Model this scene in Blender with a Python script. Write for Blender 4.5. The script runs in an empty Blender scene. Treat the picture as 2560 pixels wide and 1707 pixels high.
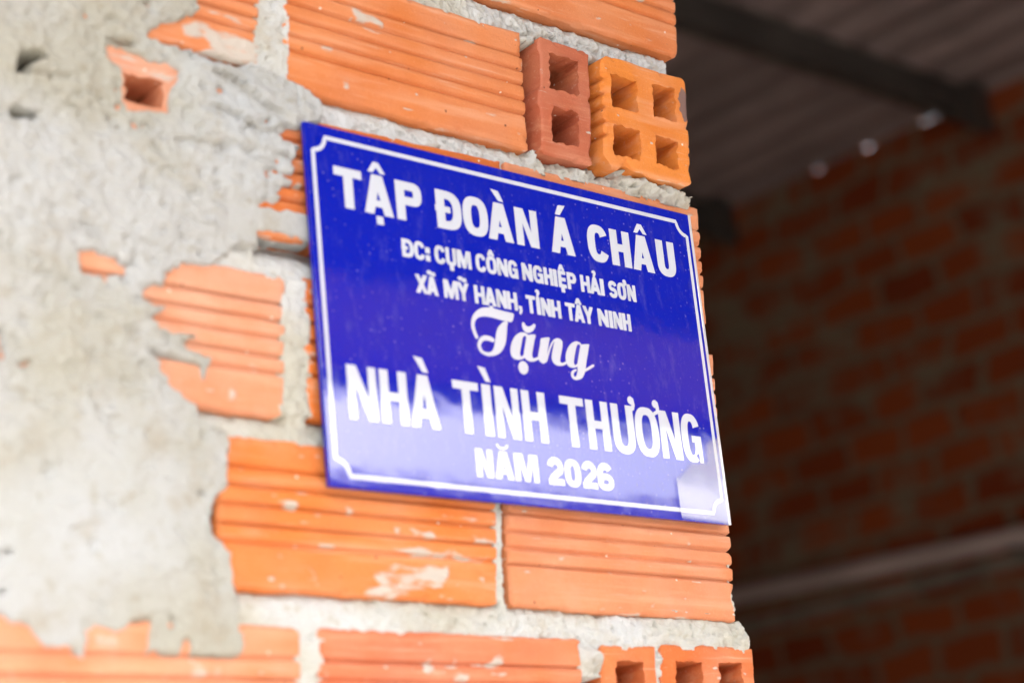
import bpy, math, random
import numpy as np
from mathutils import Matrix, Vector
from mathutils.geometry import tessellate_polygon

# ------------------------------------------------------------------ camera, sky, sun, exposure
scn = bpy.context.scene
Z0 = 1432.5                         # height in mm of the sign's upper left corner above the ground


def M(x, y, z):                     # millimetres from the sign's upper left corner -> world metres
    return Vector((x / 1000.0, y / 1000.0, (z + Z0) / 1000.0))


cam_d = bpy.data.cameras.new('camera')
cam = bpy.data.objects.new('camera', cam_d)
scn.collection.objects.link(cam)
fwd = Vector((0.653362, 0.697032, 0.295406))
right = Vector((0.746490, -0.658114, -0.098176))
right = (right - fwd * right.dot(fwd)).normalized()
fwd.normalize()
up = right.cross(fwd)
R3 = Matrix((right, up, -fwd)).transposed()
cam.matrix_world = Matrix.Translation(M(-587.9, -771.2, -432.5)) @ R3.to_4x4()
cam_d.sensor_width = 36.0
cam_d.lens = 69.22
cam_d.clip_start = 0.02
cam_d.clip_end = 500.0
cam_d.dof.use_dof = True
cam_d.dof.focus_distance = 1.225
cam_d.dof.aperture_fstop = 4.8
cam_d.dof.aperture_blades = 0
scn.camera = cam

world = bpy.data.worlds.new('World')
scn.world = world
world.use_nodes = True
wn = world.node_tree
wn.nodes.clear()
SUN_EL, SUN_AZ = math.radians(37), math.radians(166)     # azimuth clockwise from +Y
sky = wn.nodes.new('ShaderNodeTexSky')
sky.sky_type = 'NISHITA'
sky.sun_disc = False
sky.sun_elevation = SUN_EL
sky.sun_rotation = SUN_AZ
sky.air_density = 1.0
sky.dust_density = 8.0
sky.ozone_density = 1.0
hs = wn.nodes.new('ShaderNodeHueSaturation')
hs.inputs['Saturation'].default_value = 0.35          # overcast: a nearly white sky
bg = wn.nodes.new('ShaderNodeBackground')
bg.inputs['Strength'].default_value = 0.15
wo = wn.nodes.new('ShaderNodeOutputWorld')
wn.links.new(sky.outputs[0], hs.inputs['Color'])
wn.links.new(hs.outputs[0], bg.inputs['Color'])
wn.links.new(bg.outputs[0], wo.inputs['Surface'])

sun_d = bpy.data.lights.new('sun', 'SUN')
sun_d.energy = 0.5
sun_d.angle = math.radians(35)
sun_d.color = (1.0, 0.98, 0.95)
sun = bpy.data.objects.new('sun', sun_d)
scn.collection.objects.link(sun)
sd = Vector((math.sin(SUN_AZ) * math.cos(SUN_EL), math.cos(SUN_AZ) * math.cos(SUN_EL), math.sin(SUN_EL)))
sun.rotation_euler = sd.to_track_quat('Z', 'Y').to_euler()
sun.location = sd * 20

scn.view_settings.view_transform = 'Standard'
scn.view_settings.look = 'None'
scn.view_settings.gamma = 1.0
scn.view_settings.use_curve_mapping = False
scn.view_settings.exposure = 2.38
scn.render.engine = 'CYCLES'
scn.cycles.use_denoising = True
scn.cycles.max_bounces = 8

# ------------------------------------------------------------------ measured outlines (mm on the wall)
PLASTER = [(-1010,1010),(-74,1010),(-78,260),(-58.7,72.3),(-59.5,58.7),(-58.5,52.7),(-64.4,48.1),(-73.1,41.9),(-81.4,39.7),(-87.2,34.8),(-91.8,27.7),(-70.2,28.1),(-60.9,27.4),(-50.7,25.0),(-41.2,25.5),(-33.5,26.1),(-27.5,28.2),(-21.1,29.0),(-18.3,27.0),(-11.8,27.6),(-5.9,26.3),(1.0,25.2),(7.0,23.9),(13.6,18.1),(18.3,12.8),(14.6,4.7),(4.4,-1.9),(-4.3,-3.8),(-10.5,-7.8),(-18.4,-8.4),(-11.7,-9.3),(-5.8,-10.8),(-0.9,-11.5),(1.4,-13.7),(-2.9,-17.7),(-5.8,-22.6),(-4.6,-26.8),(-7.3,-29.1),(-13.2,-29.8),(-7.0,-32.1),(-6.3,-35.0),(-12.9,-38.4),(-16.5,-41.3),(-15.8,-44.6),(-17.5,-47.9),(-23.4,-49.4),(-27.4,-51.5),(-18.7,-51.2),(-8.0,-50.2),(9.9,-49.4),(10.0,-60.7),(3.7,-65.0),(-11.1,-65.2),(-22.7,-65.3),(-31.1,-65.7),(-29.9,-69.9),(-29.7,-73.1),(-34.7,-73.2),(-40.4,-75.5),(-45.2,-77.1),(-49.2,-81.9),(-54.0,-84.8),(-58.8,-88.8),(-67.9,-89.9),(-76.1,-91.6),(-81.6,-94.9),(-88.7,-97.9),(-87.0,-99.0),(-86.7,-100.9),(-88.2,-104.0),(-90.8,-104.0),(-93.4,-104.8),(-98.8,-108.8),(-101.5,-112.7),(-98.2,-114.2),(-96.1,-115.9),(-87.1,-115.7),(-87.6,-117.4),(-95.1,-120.8),(-96.5,-123.0),(-94.4,-124.6),(-91.1,-127.3),(-85.2,-128.7),(-78.1,-127.5),(-70.2,-127.8),(-72.1,-129.9),(-75.6,-129.9),(-79.3,-133.2),(-75.1,-135.4),(-69.9,-137.9),(-61.9,-138.1),(-63.5,-141.4),(-65.5,-145.6),(-68.1,-151.0),(-69.2,-148.0),(-71.1,-142.4),(-76.3,-142.2),(-83.3,-142.1),(-91.0,-141.4),(-96.1,-139.3),(-99.1,-140.2),(-95.4,-143.5),(-91.7,-146.1),(-93.2,-149.4),(-88.6,-151.9),(-87.9,-155.7),(-82.5,-158.5),(-80.9,-161.1),(-74.1,-163.3),(-72.5,-165.6),(-72.7,-170.2),(-67.6,-172.8),(-59.8,-175.1),(-55.5,-177.0),(-55.1,-180.7),(-57.2,-187.9),(-56.7,-197.2),(-58.2,-205.8),(-61.4,-207.6),(-64.7,-210.6),(-65.9,-215.6),(-68.8,-220.4),(-67.7,-224.1),(-66.3,-228.6),(-62.9,-231.4),(-62.2,-234.4),(-58.8,-235.7),(-57.8,-240.2),(-56.9,-246.9),(-56.3,-254.0),(-54.7,-260.3),(-56.0,-267.1),(-56.2,-275.2),(-52.1,-279.6),(-53.2,-283.7),(-58.6,-285.3),(-64.8,-286.6),(-73.3,-285.9),(-82.7,-285.8),(-82.9,-281.8),(-83.8,-278.6),(-86.1,-279.7),(-88.8,-283.4),(-89.4,-285.9),(-98.5,-285.4),(-107.5,-286.0),(-106.0,-279.6),(-103.1,-270.5),(-106.7,-269.6),(-113.3,-271.1),(-116.7,-273.8),(-123.3,-277.2),(-127.2,-275.6),(-131.1,-274.6),(-135.9,-277.9),(-136.9,-283.2),(-138.2,-286.7),(-139.6,-291.5),(-141.0,-288.1),(-142.8,-285.1),(-147.8,-284.1),(-152.4,-284.9),(-156.9,-284.4),(-160.7,-282.5),(-163.5,-277.7),(-166.4,-274.5),(-171.6,-273.2),(-175.3,-272.6),(-178.2,-269.3),(-184.0,-267.5),(-191.4,-272.5),(-201.3,-269.5),(-262,-296),(-300,-345),(-330,-500),(-420,-1010),(-1010,-1010)]
PLASTER_ISLANDS = [[(-135.4,-94.6),(-131.7,-93.2),(-127.5,-92.0),(-123.5,-94.4),(-119.3,-94.7),(-112.5,-93.4),(-113.5,-96.1),(-111.0,-97.3),(-105.7,-96.2),(-108.6,-99.2),(-107.7,-103.4),(-114.6,-103.0),(-120.6,-104.7),(-124.7,-104.9),(-134.6,-105.1)],[(-115.4,18.3),(-109.2,19.4),(-100.5,17.7),(-89.9,16.0),(-79.0,18.2),(-72.8,14.5),(-72.2,9.1),(-79.3,4.0),(-80.8,-2.3),(-81.4,-9.6),(-93.1,-12.2),(-98.5,-13.2),(-105.6,-13.5),(-105.8,-4.6),(-105.9,6.2),(-109.7,8.7),(-115.7,11.1)],[(-52.1,10.4),(-46.9,10.6),(-45.9,8.6),(-50.5,7.0)],[(-95.0,48.8),(-89.1,49.5),(-90.1,47.0),(-94.2,46.8)],[(-20.8,-0.7),(-17.4,-0.4),(-18.0,-2.7),(-20.5,-2.8)],[(-178.9,-139.7),(-175.7,-139.7),(-175.9,-142.6),(-175.6,-152.8),(-179.2,-153.3)],[(-169.4,-154.6),(-162.8,-154.2),(-163.2,-155.3),(-168.6,-156.0)],[(-94.3,-268.4),(-91.7,-268.0),(-91.2,-273.4),(-95.0,-273.9)]]
PITS = [([(-162.9,1.5),(-157.2,2.9),(-154.6,4.9),(-151.0,3.7),(-154.7,1.6),(-158.9,-1.4),(-160.2,-5.4),(-164.7,-6.7),(-163.8,-2.6)],60),([(-169.4,-31.3),(-166.9,-28.8),(-162.1,-28.3),(-156.9,-28.8),(-158.9,-30.3),(-163.7,-30.0),(-167.0,-32.0)],45),([(-115.0,23.0),(-107.3,23.5),(-98.0,23.4),(-99.5,20.7),(-105.7,20.7),(-110.9,21.1)],9),([(-147.7,-6.1),(-146.3,-4.1),(-146.0,-7.3),(-147.2,-8.0)],8),([(-78.1,-207.8),(-73.7,-207.0),(-71.0,-208.5),(-72.9,-209.3),(-75.5,-208.3)],7),([(-61.9,-208.4),(-59.3,-209.8),(-61.0,-215.3),(-62.7,-220.7),(-63.5,-226.9),(-65.8,-227.8),(-67.6,-224.1),(-68.6,-221.1),(-66.4,-216.4),(-64.7,-210.9)],45),([(-179.0,-242.2),(-173.8,-241.9),(-174.6,-244.1),(-178.3,-244.3)],5),([(-180.9,-259.2),(-176.1,-259.3),(-176.9,-260.7),(-181.0,-261.9)],5)]
CRACKS = [([(-70.1,28.4),(-60.9,27.4),(-50.7,25.5),(-41.1,26.4),(-33.5,25.9)],3.5,3.0),([(-51.6,19.1),(-43.6,18.4),(-36.2,14.8),(-28.8,10.3),(-21.2,6.7),(-14.6,3.3)],4.0,4.5),([(-52.4,-1.1),(-43.1,-3.4),(-33.7,-5.7),(-26.2,-8.5),(-18.4,-7.8),(-9.2,-3.1),(-2.4,-4.7)],3.2,3.5),([(-74.0,-23.3),(-66.7,-23.9),(-53.7,-22.0),(-43.3,-19.9),(-37.8,-22.6),(-30.9,-19.5)],2.4,3.0),([(-21.5,-30.1),(-13.3,-30.7),(-6.3,-29.8)],3.0,3.0),([(-13.4,-19.4),(-10.4,-19.2),(-7.5,-19.9)],3.0,4.0),([(-27.2,-48.4),(-21.3,-46.5),(-16.5,-46.4)],2.5,3.0),([(-164.7,-6.9),(-157.4,-5.1),(-150.0,-4.2)],2.5,4.0),([(-77.2,-65.1),(-68.4,-66.8),(-56.6,-68.1),(-49.4,-71.0)],1.6,4.0),([(-105.5,-160.0),(-112.1,-157.0),(-117.8,-155.4),(-123.5,-153.8)],1.4,4.0),([(-119.1,-148.7),(-111.7,-148.6),(-104.2,-148.8)],1.4,3.0),([(-104.4,-82.7),(-98.4,-84.0),(-93.2,-84.4)],1.6,3.0),([(-145.2,-231.4),(-141.9,-227.9),(-137.1,-225.8)],2.0,4.0),([(-122.3,-218.9),(-117.2,-214.5),(-109.7,-212.1),(-106.9,-205.9),(-105.9,-202.1)],1.4,4.0),([(-101.1,-190.4),(-96.6,-186.2),(-90.6,-184.4)],1.3,4.0),([(-113.4,-254.7),(-104.2,-251.8),(-92.4,-250.1),(-87.2,-246.9),(-84.4,-243.1)],1.2,6.0),([(-110.0,-270.4),(-103.3,-267.7),(-95.8,-265.6)],1.6,3.0)]
SMEARS = {'A': [[(-58.3,54.5),(-50.7,55.4),(-45.1,54.0),(-33.5,53.4),(-20.8,52.5),(-20.9,49.6),(-33.7,50.3),(-39.4,52.7),(-46.1,52.8),(-57.6,51.6)],[(-69.4,41.5),(-62.5,47.2),(-55.9,48.0),(-49.5,45.2),(-41.7,46.3),(-34.1,44.7),(-26.3,44.4),(-20.6,42.6),(-21.5,29.8),(-34.4,25.8),(-50.7,25.5),(-59.9,28.0),(-53.9,34.4),(-55.6,38.4),(-64.2,35.3),(-69.8,34.8)]],'B': [[(40.0,81.8),(45.4,82.8),(51.7,81.1),(59.4,81.1),(67.3,77.9),(66.4,74.3),(57.7,75.4),(51.0,73.2),(47.3,73.7),(45.0,77.9)],[(26.8,41.4),(29.5,42.0),(29.7,38.3),(27.5,37.8)],[(32.5,34.8),(39.0,36.8),(40.8,32.6),(38.2,28.3),(35.1,28.5)],[(51.4,71.4),(57.3,71.0),(68.2,70.4),(56.0,68.8)],[(19.4,51.6),(27.8,52.8),(28.7,51.1),(21.3,49.8)],[(108.9,101.5),(121.8,100.9),(140.8,100.8),(162.5,98.2),(175.0,98.8),(173.9,100.1),(165.5,102.0),(141.0,102.4),(110.3,103.4)],[(-7.2,38.7),(-1.0,40.6),(0.4,39.2),(-6.8,37.4)],[(-5.1,71.3),(-0.6,71.6),(-1.7,69.4),(-4.8,69.1)]],'L': [[(42.7,-227.8),(58.4,-226.3),(85.0,-226.3),(91.4,-229.7),(106.5,-229.7),(104.8,-232.7),(91.1,-232.3),(71.0,-231.9),(47.5,-230.9)],[(27.3,-242.3),(36.6,-237.8),(44.5,-234.8),(52.2,-236.0),(80.0,-235.0),(78.5,-241.9),(73.7,-248.3),(67.6,-250.1),(50.5,-251.4),(40.0,-253.9),(21.3,-252.4),(30.5,-248.2)],[(71.5,-250.5),(80.1,-251.2),(81.0,-254.8),(71.2,-253.6)],[(-30.5,-207.2),(-23.0,-206.4),(-15.5,-207.2),(-15.9,-212.0),(-21.6,-212.4),(-25.2,-210.7),(-29.8,-209.9)],[(-29.4,-235.2),(-26.2,-235.8),(-27.3,-238.1),(-29.6,-237.5)],[(-23.5,-241.8),(-20.3,-242.8),(-22.4,-246.0),(-24.4,-245.3)],[(43.8,-216.9),(47.6,-217.7),(49.1,-222.2),(44.6,-221.5)],[(54.1,-217.2),(67.2,-218.0),(72.3,-220.3),(57.7,-220.7)],[(98.2,-218.6),(113.4,-219.9),(114.4,-222.5),(99.2,-222.3)],[(13.7,-208.2),(19.3,-208.3),(20.1,-212.8),(15.2,-212.2)],[(24.7,-203.8),(30.4,-204.4),(28.8,-207.6),(25.1,-206.8)],[(76.4,-207.9),(114.9,-207.9),(115.8,-211.6),(100.7,-209.4)],[(-16.8,-176.2),(-3.3,-174.9),(-5.5,-178.3),(-16.2,-180.1)],[(-3.0,-182.1),(2.8,-182.4),(3.5,-186.4),(-2.3,-186.1)],[(99.8,-239.8),(102.4,-240.7),(103.5,-243.3),(100.8,-242.9)],[(-11.8,-241.6),(-7.1,-242.1),(-5.0,-251.4),(-8.8,-250.8)]],'Rr': [[(187.9,-252.2),(192.6,-251.4),(192.6,-255.8),(186.6,-255.5)],[(228.1,-250.0),(232.2,-249.3),(230.9,-252.2),(226.8,-252.9)],[(201.1,-212.2),(203.3,-212.7),(201.0,-217.3),(198.8,-216.9)],[(234.8,-205.5),(238.0,-205.8),(235.7,-210.1),(233.3,-209.6)],[(266.2,-210.5),(269.4,-211.5),(267.9,-215.1),(265.4,-214.7)],[(163.6,-212.9),(167.2,-213.2),(166.2,-215.5),(163.5,-215.1)],[(159.4,-225.9),(163.1,-226.0),(162.1,-227.9),(159.2,-227.9)]],'R5m': [[(58.8,-282.5),(63.9,-282.9),(62.5,-289.4),(58.9,-293.5),(56.0,-290.5)],[(76.1,-280.0),(78.7,-280.5),(78.5,-287.1),(75.9,-287.2)],[(94.4,-288.9),(99.5,-285.7),(105.7,-280.4),(112.3,-282.3),(110.4,-286.5),(101.8,-289.2)],[(140.2,-274.3),(142.3,-274.8),(140.5,-276.9)],[(143.0,-284.8),(146.5,-285.3),(144.7,-288.0)],[(73.4,-291.2),(81.3,-291.6),(86.5,-293.1),(85.4,-296.8),(74.1,-297.0)],[(48.0,-286.7),(50.6,-287.1),(49.6,-290.1),(48.0,-289.7)],[(-6.5,-292.1),(-4.2,-292.5),(-4.6,-297.3),(-6.6,-296.4)],[(101.5,-270.1),(112.4,-270.8),(110.6,-274.0),(103.8,-273.2)],[(102.9,-291.8),(112.5,-291.6),(108.1,-293.8)]],'R5l': [[(-131.1,-275.0),(-123.3,-277.2),(-119.2,-275.3),(-121.0,-280.7),(-122.0,-285.6),(-133.1,-285.2),(-134.5,-281.0)],[(-107.5,-285.3),(-103.5,-270.9),(-95.3,-272.1),(-89.0,-278.4),(-89.4,-286.3)],[(-103.6,-288.0),(-98.6,-287.2),(-93.8,-290.0),(-91.9,-294.2),(-94.4,-300.6),(-99.2,-299.3),(-99.8,-294.3)],[(-84.9,-288.4),(-78.6,-287.9),(-74.5,-290.3),(-75.7,-296.1),(-83.3,-297.3),(-85.3,-294.1)],[(-70.1,-288.8),(-65.7,-288.3),(-64.8,-293.8),(-68.0,-296.7),(-71.3,-293.9)],[(-175.8,-294.2),(-173.7,-294.9),(-171.6,-300.9),(-175.3,-300.9)],[(-46.0,-269.7),(-41.5,-269.6),(-42.8,-274.1),(-45.4,-273.4)],[(-139.4,-286.7),(-137.9,-287.4),(-136.6,-294.3),(-138.5,-295.0)]],'M': [[(-52.1,-152.3),(-48.5,-153.5),(-49.4,-159.9),(-53.6,-161.2),(-59.9,-161.5),(-54.3,-158.9)],[(-58.5,-126.4),(-55.8,-126.5),(-55.5,-128.9),(-58.7,-129.3)],[(-93.1,-115.8),(-87.1,-116.1),(-89.8,-118.9),(-94.2,-119.9)],[(-41.2,-139.0),(-31.9,-139.1),(-34.9,-141.9)]],'C1': [[(-2.7,-21.1),(3.3,-20.8),(2.5,-24.5)],[(-2.6,-32.5),(2.4,-32.4),(-1.0,-36.6),(-3.8,-35.4)],[(-5.1,-39.1),(-1.2,-39.2),(-2.4,-42.1),(-5.3,-41.8)]],'N': [[(-1.6,-92.3),(4.4,-91.4),(3.0,-96.7),(0.1,-95.5)],[(-2.5,-116.0),(3.2,-116.9),(0.9,-121.4),(-2.5,-121.0)],[(-3.5,-126.9),(3.4,-126.9),(2.1,-130.4),(-2.8,-130.1)],[(-3.9,-144.3),(2.8,-144.3),(2.6,-147.6),(-4.2,-147.6)]],'H': [[(-116.3,18.1),(-109.2,19.8),(-100.5,18.1),(-89.9,16.4),(-78.9,18.7),(-71.8,15.2),(-71.3,8.4),(-80.7,2.8),(-83.3,5.6),(-92.2,6.9),(-101.0,7.4),(-106.3,6.1),(-111.5,7.4),(-116.6,10.4)],[(-114.8,10.8),(-109.7,8.7),(-106.3,6.1),(-106.2,-1.4),(-110.2,-2.3),(-116.0,3.0)],[(-88.1,15.6),(-79.0,16.5),(-81.1,12.1),(-87.5,10.6)]]}
SOOT = {'orange': [[(305.1,90.4),(309.5,87.1),(310.4,78.6),(308.2,66.2),(304.1,65.4),(301.8,72.4),(301.9,81.0)]]}
FILM = [(270.1,-162.4),(265.6,-166.0),(257.9,-172.1),(251.5,-174.6),(247.9,-179.5),(245.2,-184.4),(243.5,-189.5),(241.3,-199.2),(254.0,-200.2),(275.9,-200.7),(290.3,-201.5),(300.5,-201.4),(300.7,-176.9),(299.2,-167.0),(299.6,-148.1),(297.7,-146.1),(294.7,-145.4),(290.5,-146.7),(286.6,-149.0),(284.6,-151.0),(283.6,-155.7),(282.6,-161.3),(279.9,-161.0),(275.1,-162.8)]
SCRIPT = {'t_top': [[(107.54,-107.01),(106.16,-104.08),(105.32,-100.73),(105.92,-97.17),(107.63,-93.79),(110.6,-90.92),(113.89,-89.04),(117.98,-87.92),(122.44,-87.63),(127.28,-87.99),(132.15,-88.35),(137.06,-88.53),(138.42,-89.23),(137.18,-92.78),(135.66,-94.13),(133.19,-94.12),(128.74,-93.96),(122.59,-93.42),(118.19,-93.34),(114.63,-93.71),(111.43,-94.82),(109.26,-96.53),(108.02,-98.79),(107.96,-101.06),(108.59,-103.75),(109.68,-106.21),(109.24,-107.3),(108.34,-107.6)]],'t_stem': [[(133.14,-94.48),(132.32,-97.35),(131.26,-102.78),(129.93,-107.17),(128.2,-110.2),(125.85,-112.95),(122.48,-115.12),(118.82,-116.28),(115.7,-116.68),(112.71,-116.2),(110.25,-114.96),(108.97,-113.05),(108.7,-111.01),(109.49,-108.83),(111.3,-106.51),(113.64,-105.15),(115.89,-104.67),(118.94,-104.86),(121.04,-105.62),(121.82,-106.43),(121.23,-107.62),(120.3,-107.99),(118.15,-107.68),(115.52,-107.61),(113.25,-108.33),(111.77,-109.74),(111.11,-111.56),(111.75,-113.38),(113.37,-114.38),(115.97,-114.57),(118.24,-113.93),(120.25,-111.93),(121.59,-108.97),(122.62,-105.34),(123.75,-101.69),(125.47,-98.64),(128.01,-96.18),(130.45,-94.5)]],'breve': [[(144.08,-93.59),(145.09,-92.81),(146.04,-93.25),(146.78,-94.46),(148.9,-94.99),(151.32,-94.01),(152.61,-92.94),(153.57,-92.63),(154.52,-93.39),(153.4,-95.51),(151.29,-97.59),(148.38,-98.8),(146.13,-98.64),(144.5,-97.27),(143.93,-95.39)]],'a_stem': [[(146.76,-100.69),(148.22,-99.96),(153.58,-99.24),(152.4,-102.78),(150.55,-108.0),(149.36,-111.69),(149.81,-113.4),(151.4,-113.38),(154.42,-112.04),(154.38,-113.35),(152.6,-114.64),(149.72,-115.71),(146.97,-115.88),(144.35,-115.15),(143.21,-113.53),(143.18,-111.07),(144.54,-107.01),(146.0,-102.92)]],'n_stem': [[(157.45,-101.11),(159.64,-100.28),(164.39,-99.47),(163.46,-102.74),(161.8,-107.96),(160.15,-113.16),(159.19,-115.06),(157.46,-115.91),(155.68,-115.49),(154.25,-114.26),(153.85,-112.18),(155.05,-108.48),(156.54,-104.37)]],'n_arch': [[(159.63,-113.58),(162.18,-107.92),(164.78,-103.29),(167.51,-100.41),(170.27,-99.04),(172.83,-99.16),(174.22,-100.24),(174.39,-102.02),(173.28,-105.76),(171.8,-109.54),(170.9,-112.52),(171.46,-113.52),(173.1,-113.5),(175.96,-112.17),(176.03,-113.31),(174.34,-114.6),(170.92,-115.66),(167.67,-115.6),(165.3,-114.29),(164.48,-111.9),(165.18,-108.6),(166.7,-104.47),(167.9,-101.62),(167.29,-101.95),(164.94,-105.41),(163.06,-108.87),(161.08,-113.04),(159.66,-115.0)]],'g_stem': [[(189.15,-100.81),(191.67,-99.93),(195.84,-99.38),(195.28,-101.46),(193.57,-106.41),(191.92,-110.97),(190.93,-114.35),(190.11,-116.61),(188.81,-118.93),(187.08,-120.94),(184.53,-122.14),(182.08,-122.72),(179.78,-122.34),(178.56,-121.06),(178.44,-119.29),(179.55,-117.54),(181.6,-116.43),(183.31,-116.0),(183.14,-117.17),(181.87,-117.8),(180.65,-119.02),(180.55,-120.28),(181.5,-120.89),(182.72,-120.02),(183.92,-117.37),(184.5,-114.42),(185.88,-109.92),(187.57,-105.0)]],'g_tail': [[(190.09,-115.17),(192.93,-113.74),(195.57,-112.15),(197.36,-111.49),(198.12,-111.83),(197.64,-112.8),(195.26,-114.18),(192.14,-115.83),(189.6,-116.86)]],'a_bowl': [[(147.74,-100.2),(146.05,-99.19),(143.34,-99.13),(140.49,-100.12),(137.5,-102.29),(135.07,-105.44),(133.51,-108.81),(132.9,-111.69),(133.26,-114.1),(134.84,-115.65),(137.46,-116.12),(140.22,-115.67),(143.09,-114.43),(144.41,-113.03),(145.03,-110.13),(145.98,-106.47),(147.02,-102.79)],[(144.79,-101.13),(143.33,-102.57),(141.93,-106.29),(140.48,-110.36),(139.99,-112.36),(140.48,-113.7),(141.88,-113.35),(143.09,-111.79),(143.79,-109.23),(145.16,-105.16),(146.08,-102.38),(145.89,-101.09)]],'g_bowl': [[(189.48,-100.22),(187.75,-98.99),(185.13,-98.97),(182.09,-100.28),(179.11,-102.84),(176.71,-106.4),(175.61,-109.78),(175.75,-112.99),(177.1,-114.97),(179.83,-115.64),(182.74,-115.07),(185.06,-113.81),(186.61,-109.83),(188.26,-104.19)],[(187.04,-100.54),(185.69,-101.62),(184.28,-104.7),(182.72,-108.88),(181.9,-111.86),(182.06,-113.28),(183.21,-113.5),(184.68,-112.24),(186.0,-108.46),(187.63,-103.91),(188.5,-101.33),(188.01,-100.41)]],'dot': [[(145.29,-119.88),(145.01,-121.42),(144.19,-122.8),(142.98,-123.79),(141.54,-124.27),(140.11,-124.14),(138.89,-123.44),(138.07,-122.27),(137.78,-120.81),(138.06,-119.27),(138.87,-117.9),(140.08,-116.9),(141.52,-116.42),(142.96,-116.54),(144.18,-117.24),(145.0,-118.41)]]}

# ------------------------------------------------------------------ numeric helpers


def _hash(ix, iy, seed):
    h = (ix * 374761393 + iy * 668265263 + seed * 1274126177) & 0xffffffff
    h = ((h ^ (h >> 13)) * 1274126177) & 0xffffffff
    h = ((h ^ (h >> 15)) * 2246822519) & 0xffffffff
    return ((h ^ (h >> 16)) & 0xffffff) / float(0xffffff)


def vnoise(x, y, seed=0):
    x = np.asarray(x, float)
    y = np.asarray(y, float)
    x0 = np.floor(x).astype(np.int64)
    y0 = np.floor(y).astype(np.int64)
    fx = x - x0
    fy = y - y0
    ux = fx * fx * fx * (fx * (fx * 6 - 15) + 10)
    uy = fy * fy * fy * (fy * (fy * 6 - 15) + 10)
    a = _hash(x0, y0, seed)
    b = _hash(x0 + 1, y0, seed)
    c = _hash(x0, y0 + 1, seed)
    d = _hash(x0 + 1, y0 + 1, seed)
    return ((a * (1 - ux) + b * ux) * (1 - uy) + (c * (1 - ux) + d * ux) * uy) * 2 - 1


def fbm(x, y, scale, octv=3, seed=0, gain=0.5):
    s = 0
    amp = 1.0
    tot = 0
    c, sn = 0.8, 0.6
    x = np.asarray(x, float) / scale
    y = np.asarray(y, float) / scale
    for i in range(octv):
        s = s + amp * vnoise(x, y, seed + i * 17)
        tot += amp
        amp *= gain
        x, y = (c * x - sn * y) * 2.03 + 11.3, (sn * x + c * y) * 2.03 - 7.1
    return s / tot


def sstep(a, b, v):
    t = np.clip((v - a) / (b - a), 0, 1)
    return t * t * (3 - 2 * t)


def seg_dist(px, pz, pts, closed):
    d = np.full(px.shape, 1e9)
    n = len(pts)
    for i in range(n if closed else n - 1):
        ax, az = pts[i]
        bx, bz = pts[(i + 1) % n]
        dx, dz = bx - ax, bz - az
        L = dx * dx + dz * dz + 1e-9
        t = np.clip(((px - ax) * dx + (pz - az) * dz) / L, 0, 1)
        dd = (px - ax - t * dx) ** 2 + (pz - az - t * dz) ** 2
        d = np.minimum(d, dd)
    return np.sqrt(d)


def sdf_poly(px, pz, pts):              # positive inside
    ins = np.zeros(px.shape, bool)
    n = len(pts)
    for i in range(n):
        ax, az = pts[i]
        bx, bz = pts[(i + 1) % n]
        if az == bz:
            continue
        c = ((az > pz) != (bz > pz)) & (px < (bx - ax) * (pz - az) / (bz - az) + ax)
        ins ^= c
    d = seg_dist(px, pz, pts, True)
    return np.where(ins, d, -d)


# ------------------------------------------------------------------ mesh helpers
def add_obj(name, me, parent=None):
    o = bpy.data.objects.new(name, me)
    scn.collection.objects.link(o)
    if parent:
        o.parent = parent
    return o


def tag(o, label=None, cat=None, group=None, kind=None):
    for k, v in (('label', label), ('category', cat), ('group', group), ('kind', kind)):
        if v:
            o[k] = v
    return o


def thing(name, loc, label, cat, group=None):
    o = bpy.data.objects.new(name, None)
    scn.collection.objects.link(o)
    o.location = loc
    o.empty_display_size = 0.05
    return tag(o, label, cat, group, 'thing')


def mesh_np(name, V, F, mat, parent=None, smooth=True, attrs=None, mat_idx=None, mats=None):
    """V in world mm (relative to the sign corner); F int array of quads."""
    org = parent.matrix_world.translation if parent is None else Vector(parent.location)
    V = np.asarray(V, float)
    W = np.empty_like(V)
    W[:, 0] = V[:, 0] / 1000 - org.x
    W[:, 1] = V[:, 1] / 1000 - org.y
    W[:, 2] = (V[:, 2] + Z0) / 1000 - org.z
    me = bpy.data.meshes.new(name)
    F = np.asarray(F, np.int32)
    k = F.shape[1]
    me.vertices.add(len(W))
    me.vertices.foreach_set('co', W.astype(np.float32).ravel())
    me.loops.add(F.size)
    me.loops.foreach_set('vertex_index', F.ravel())
    me.polygons.add(len(F))
    me.polygons.foreach_set('loop_start', np.arange(0, F.size, k, dtype=np.int32))
    me.polygons.foreach_set('use_smooth', np.full(len(F), smooth, bool) if not isinstance(smooth, np.ndarray) else smooth)
    me.update(calc_edges=True)
    for an, av in (attrs or {}).items():
        at = me.attributes.new(an, 'FLOAT', 'POINT')
        at.data.foreach_set('value', np.asarray(av, np.float32))
    me.materials.append(mat)
    me.validate()
    return add_obj(name, me, parent)


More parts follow.
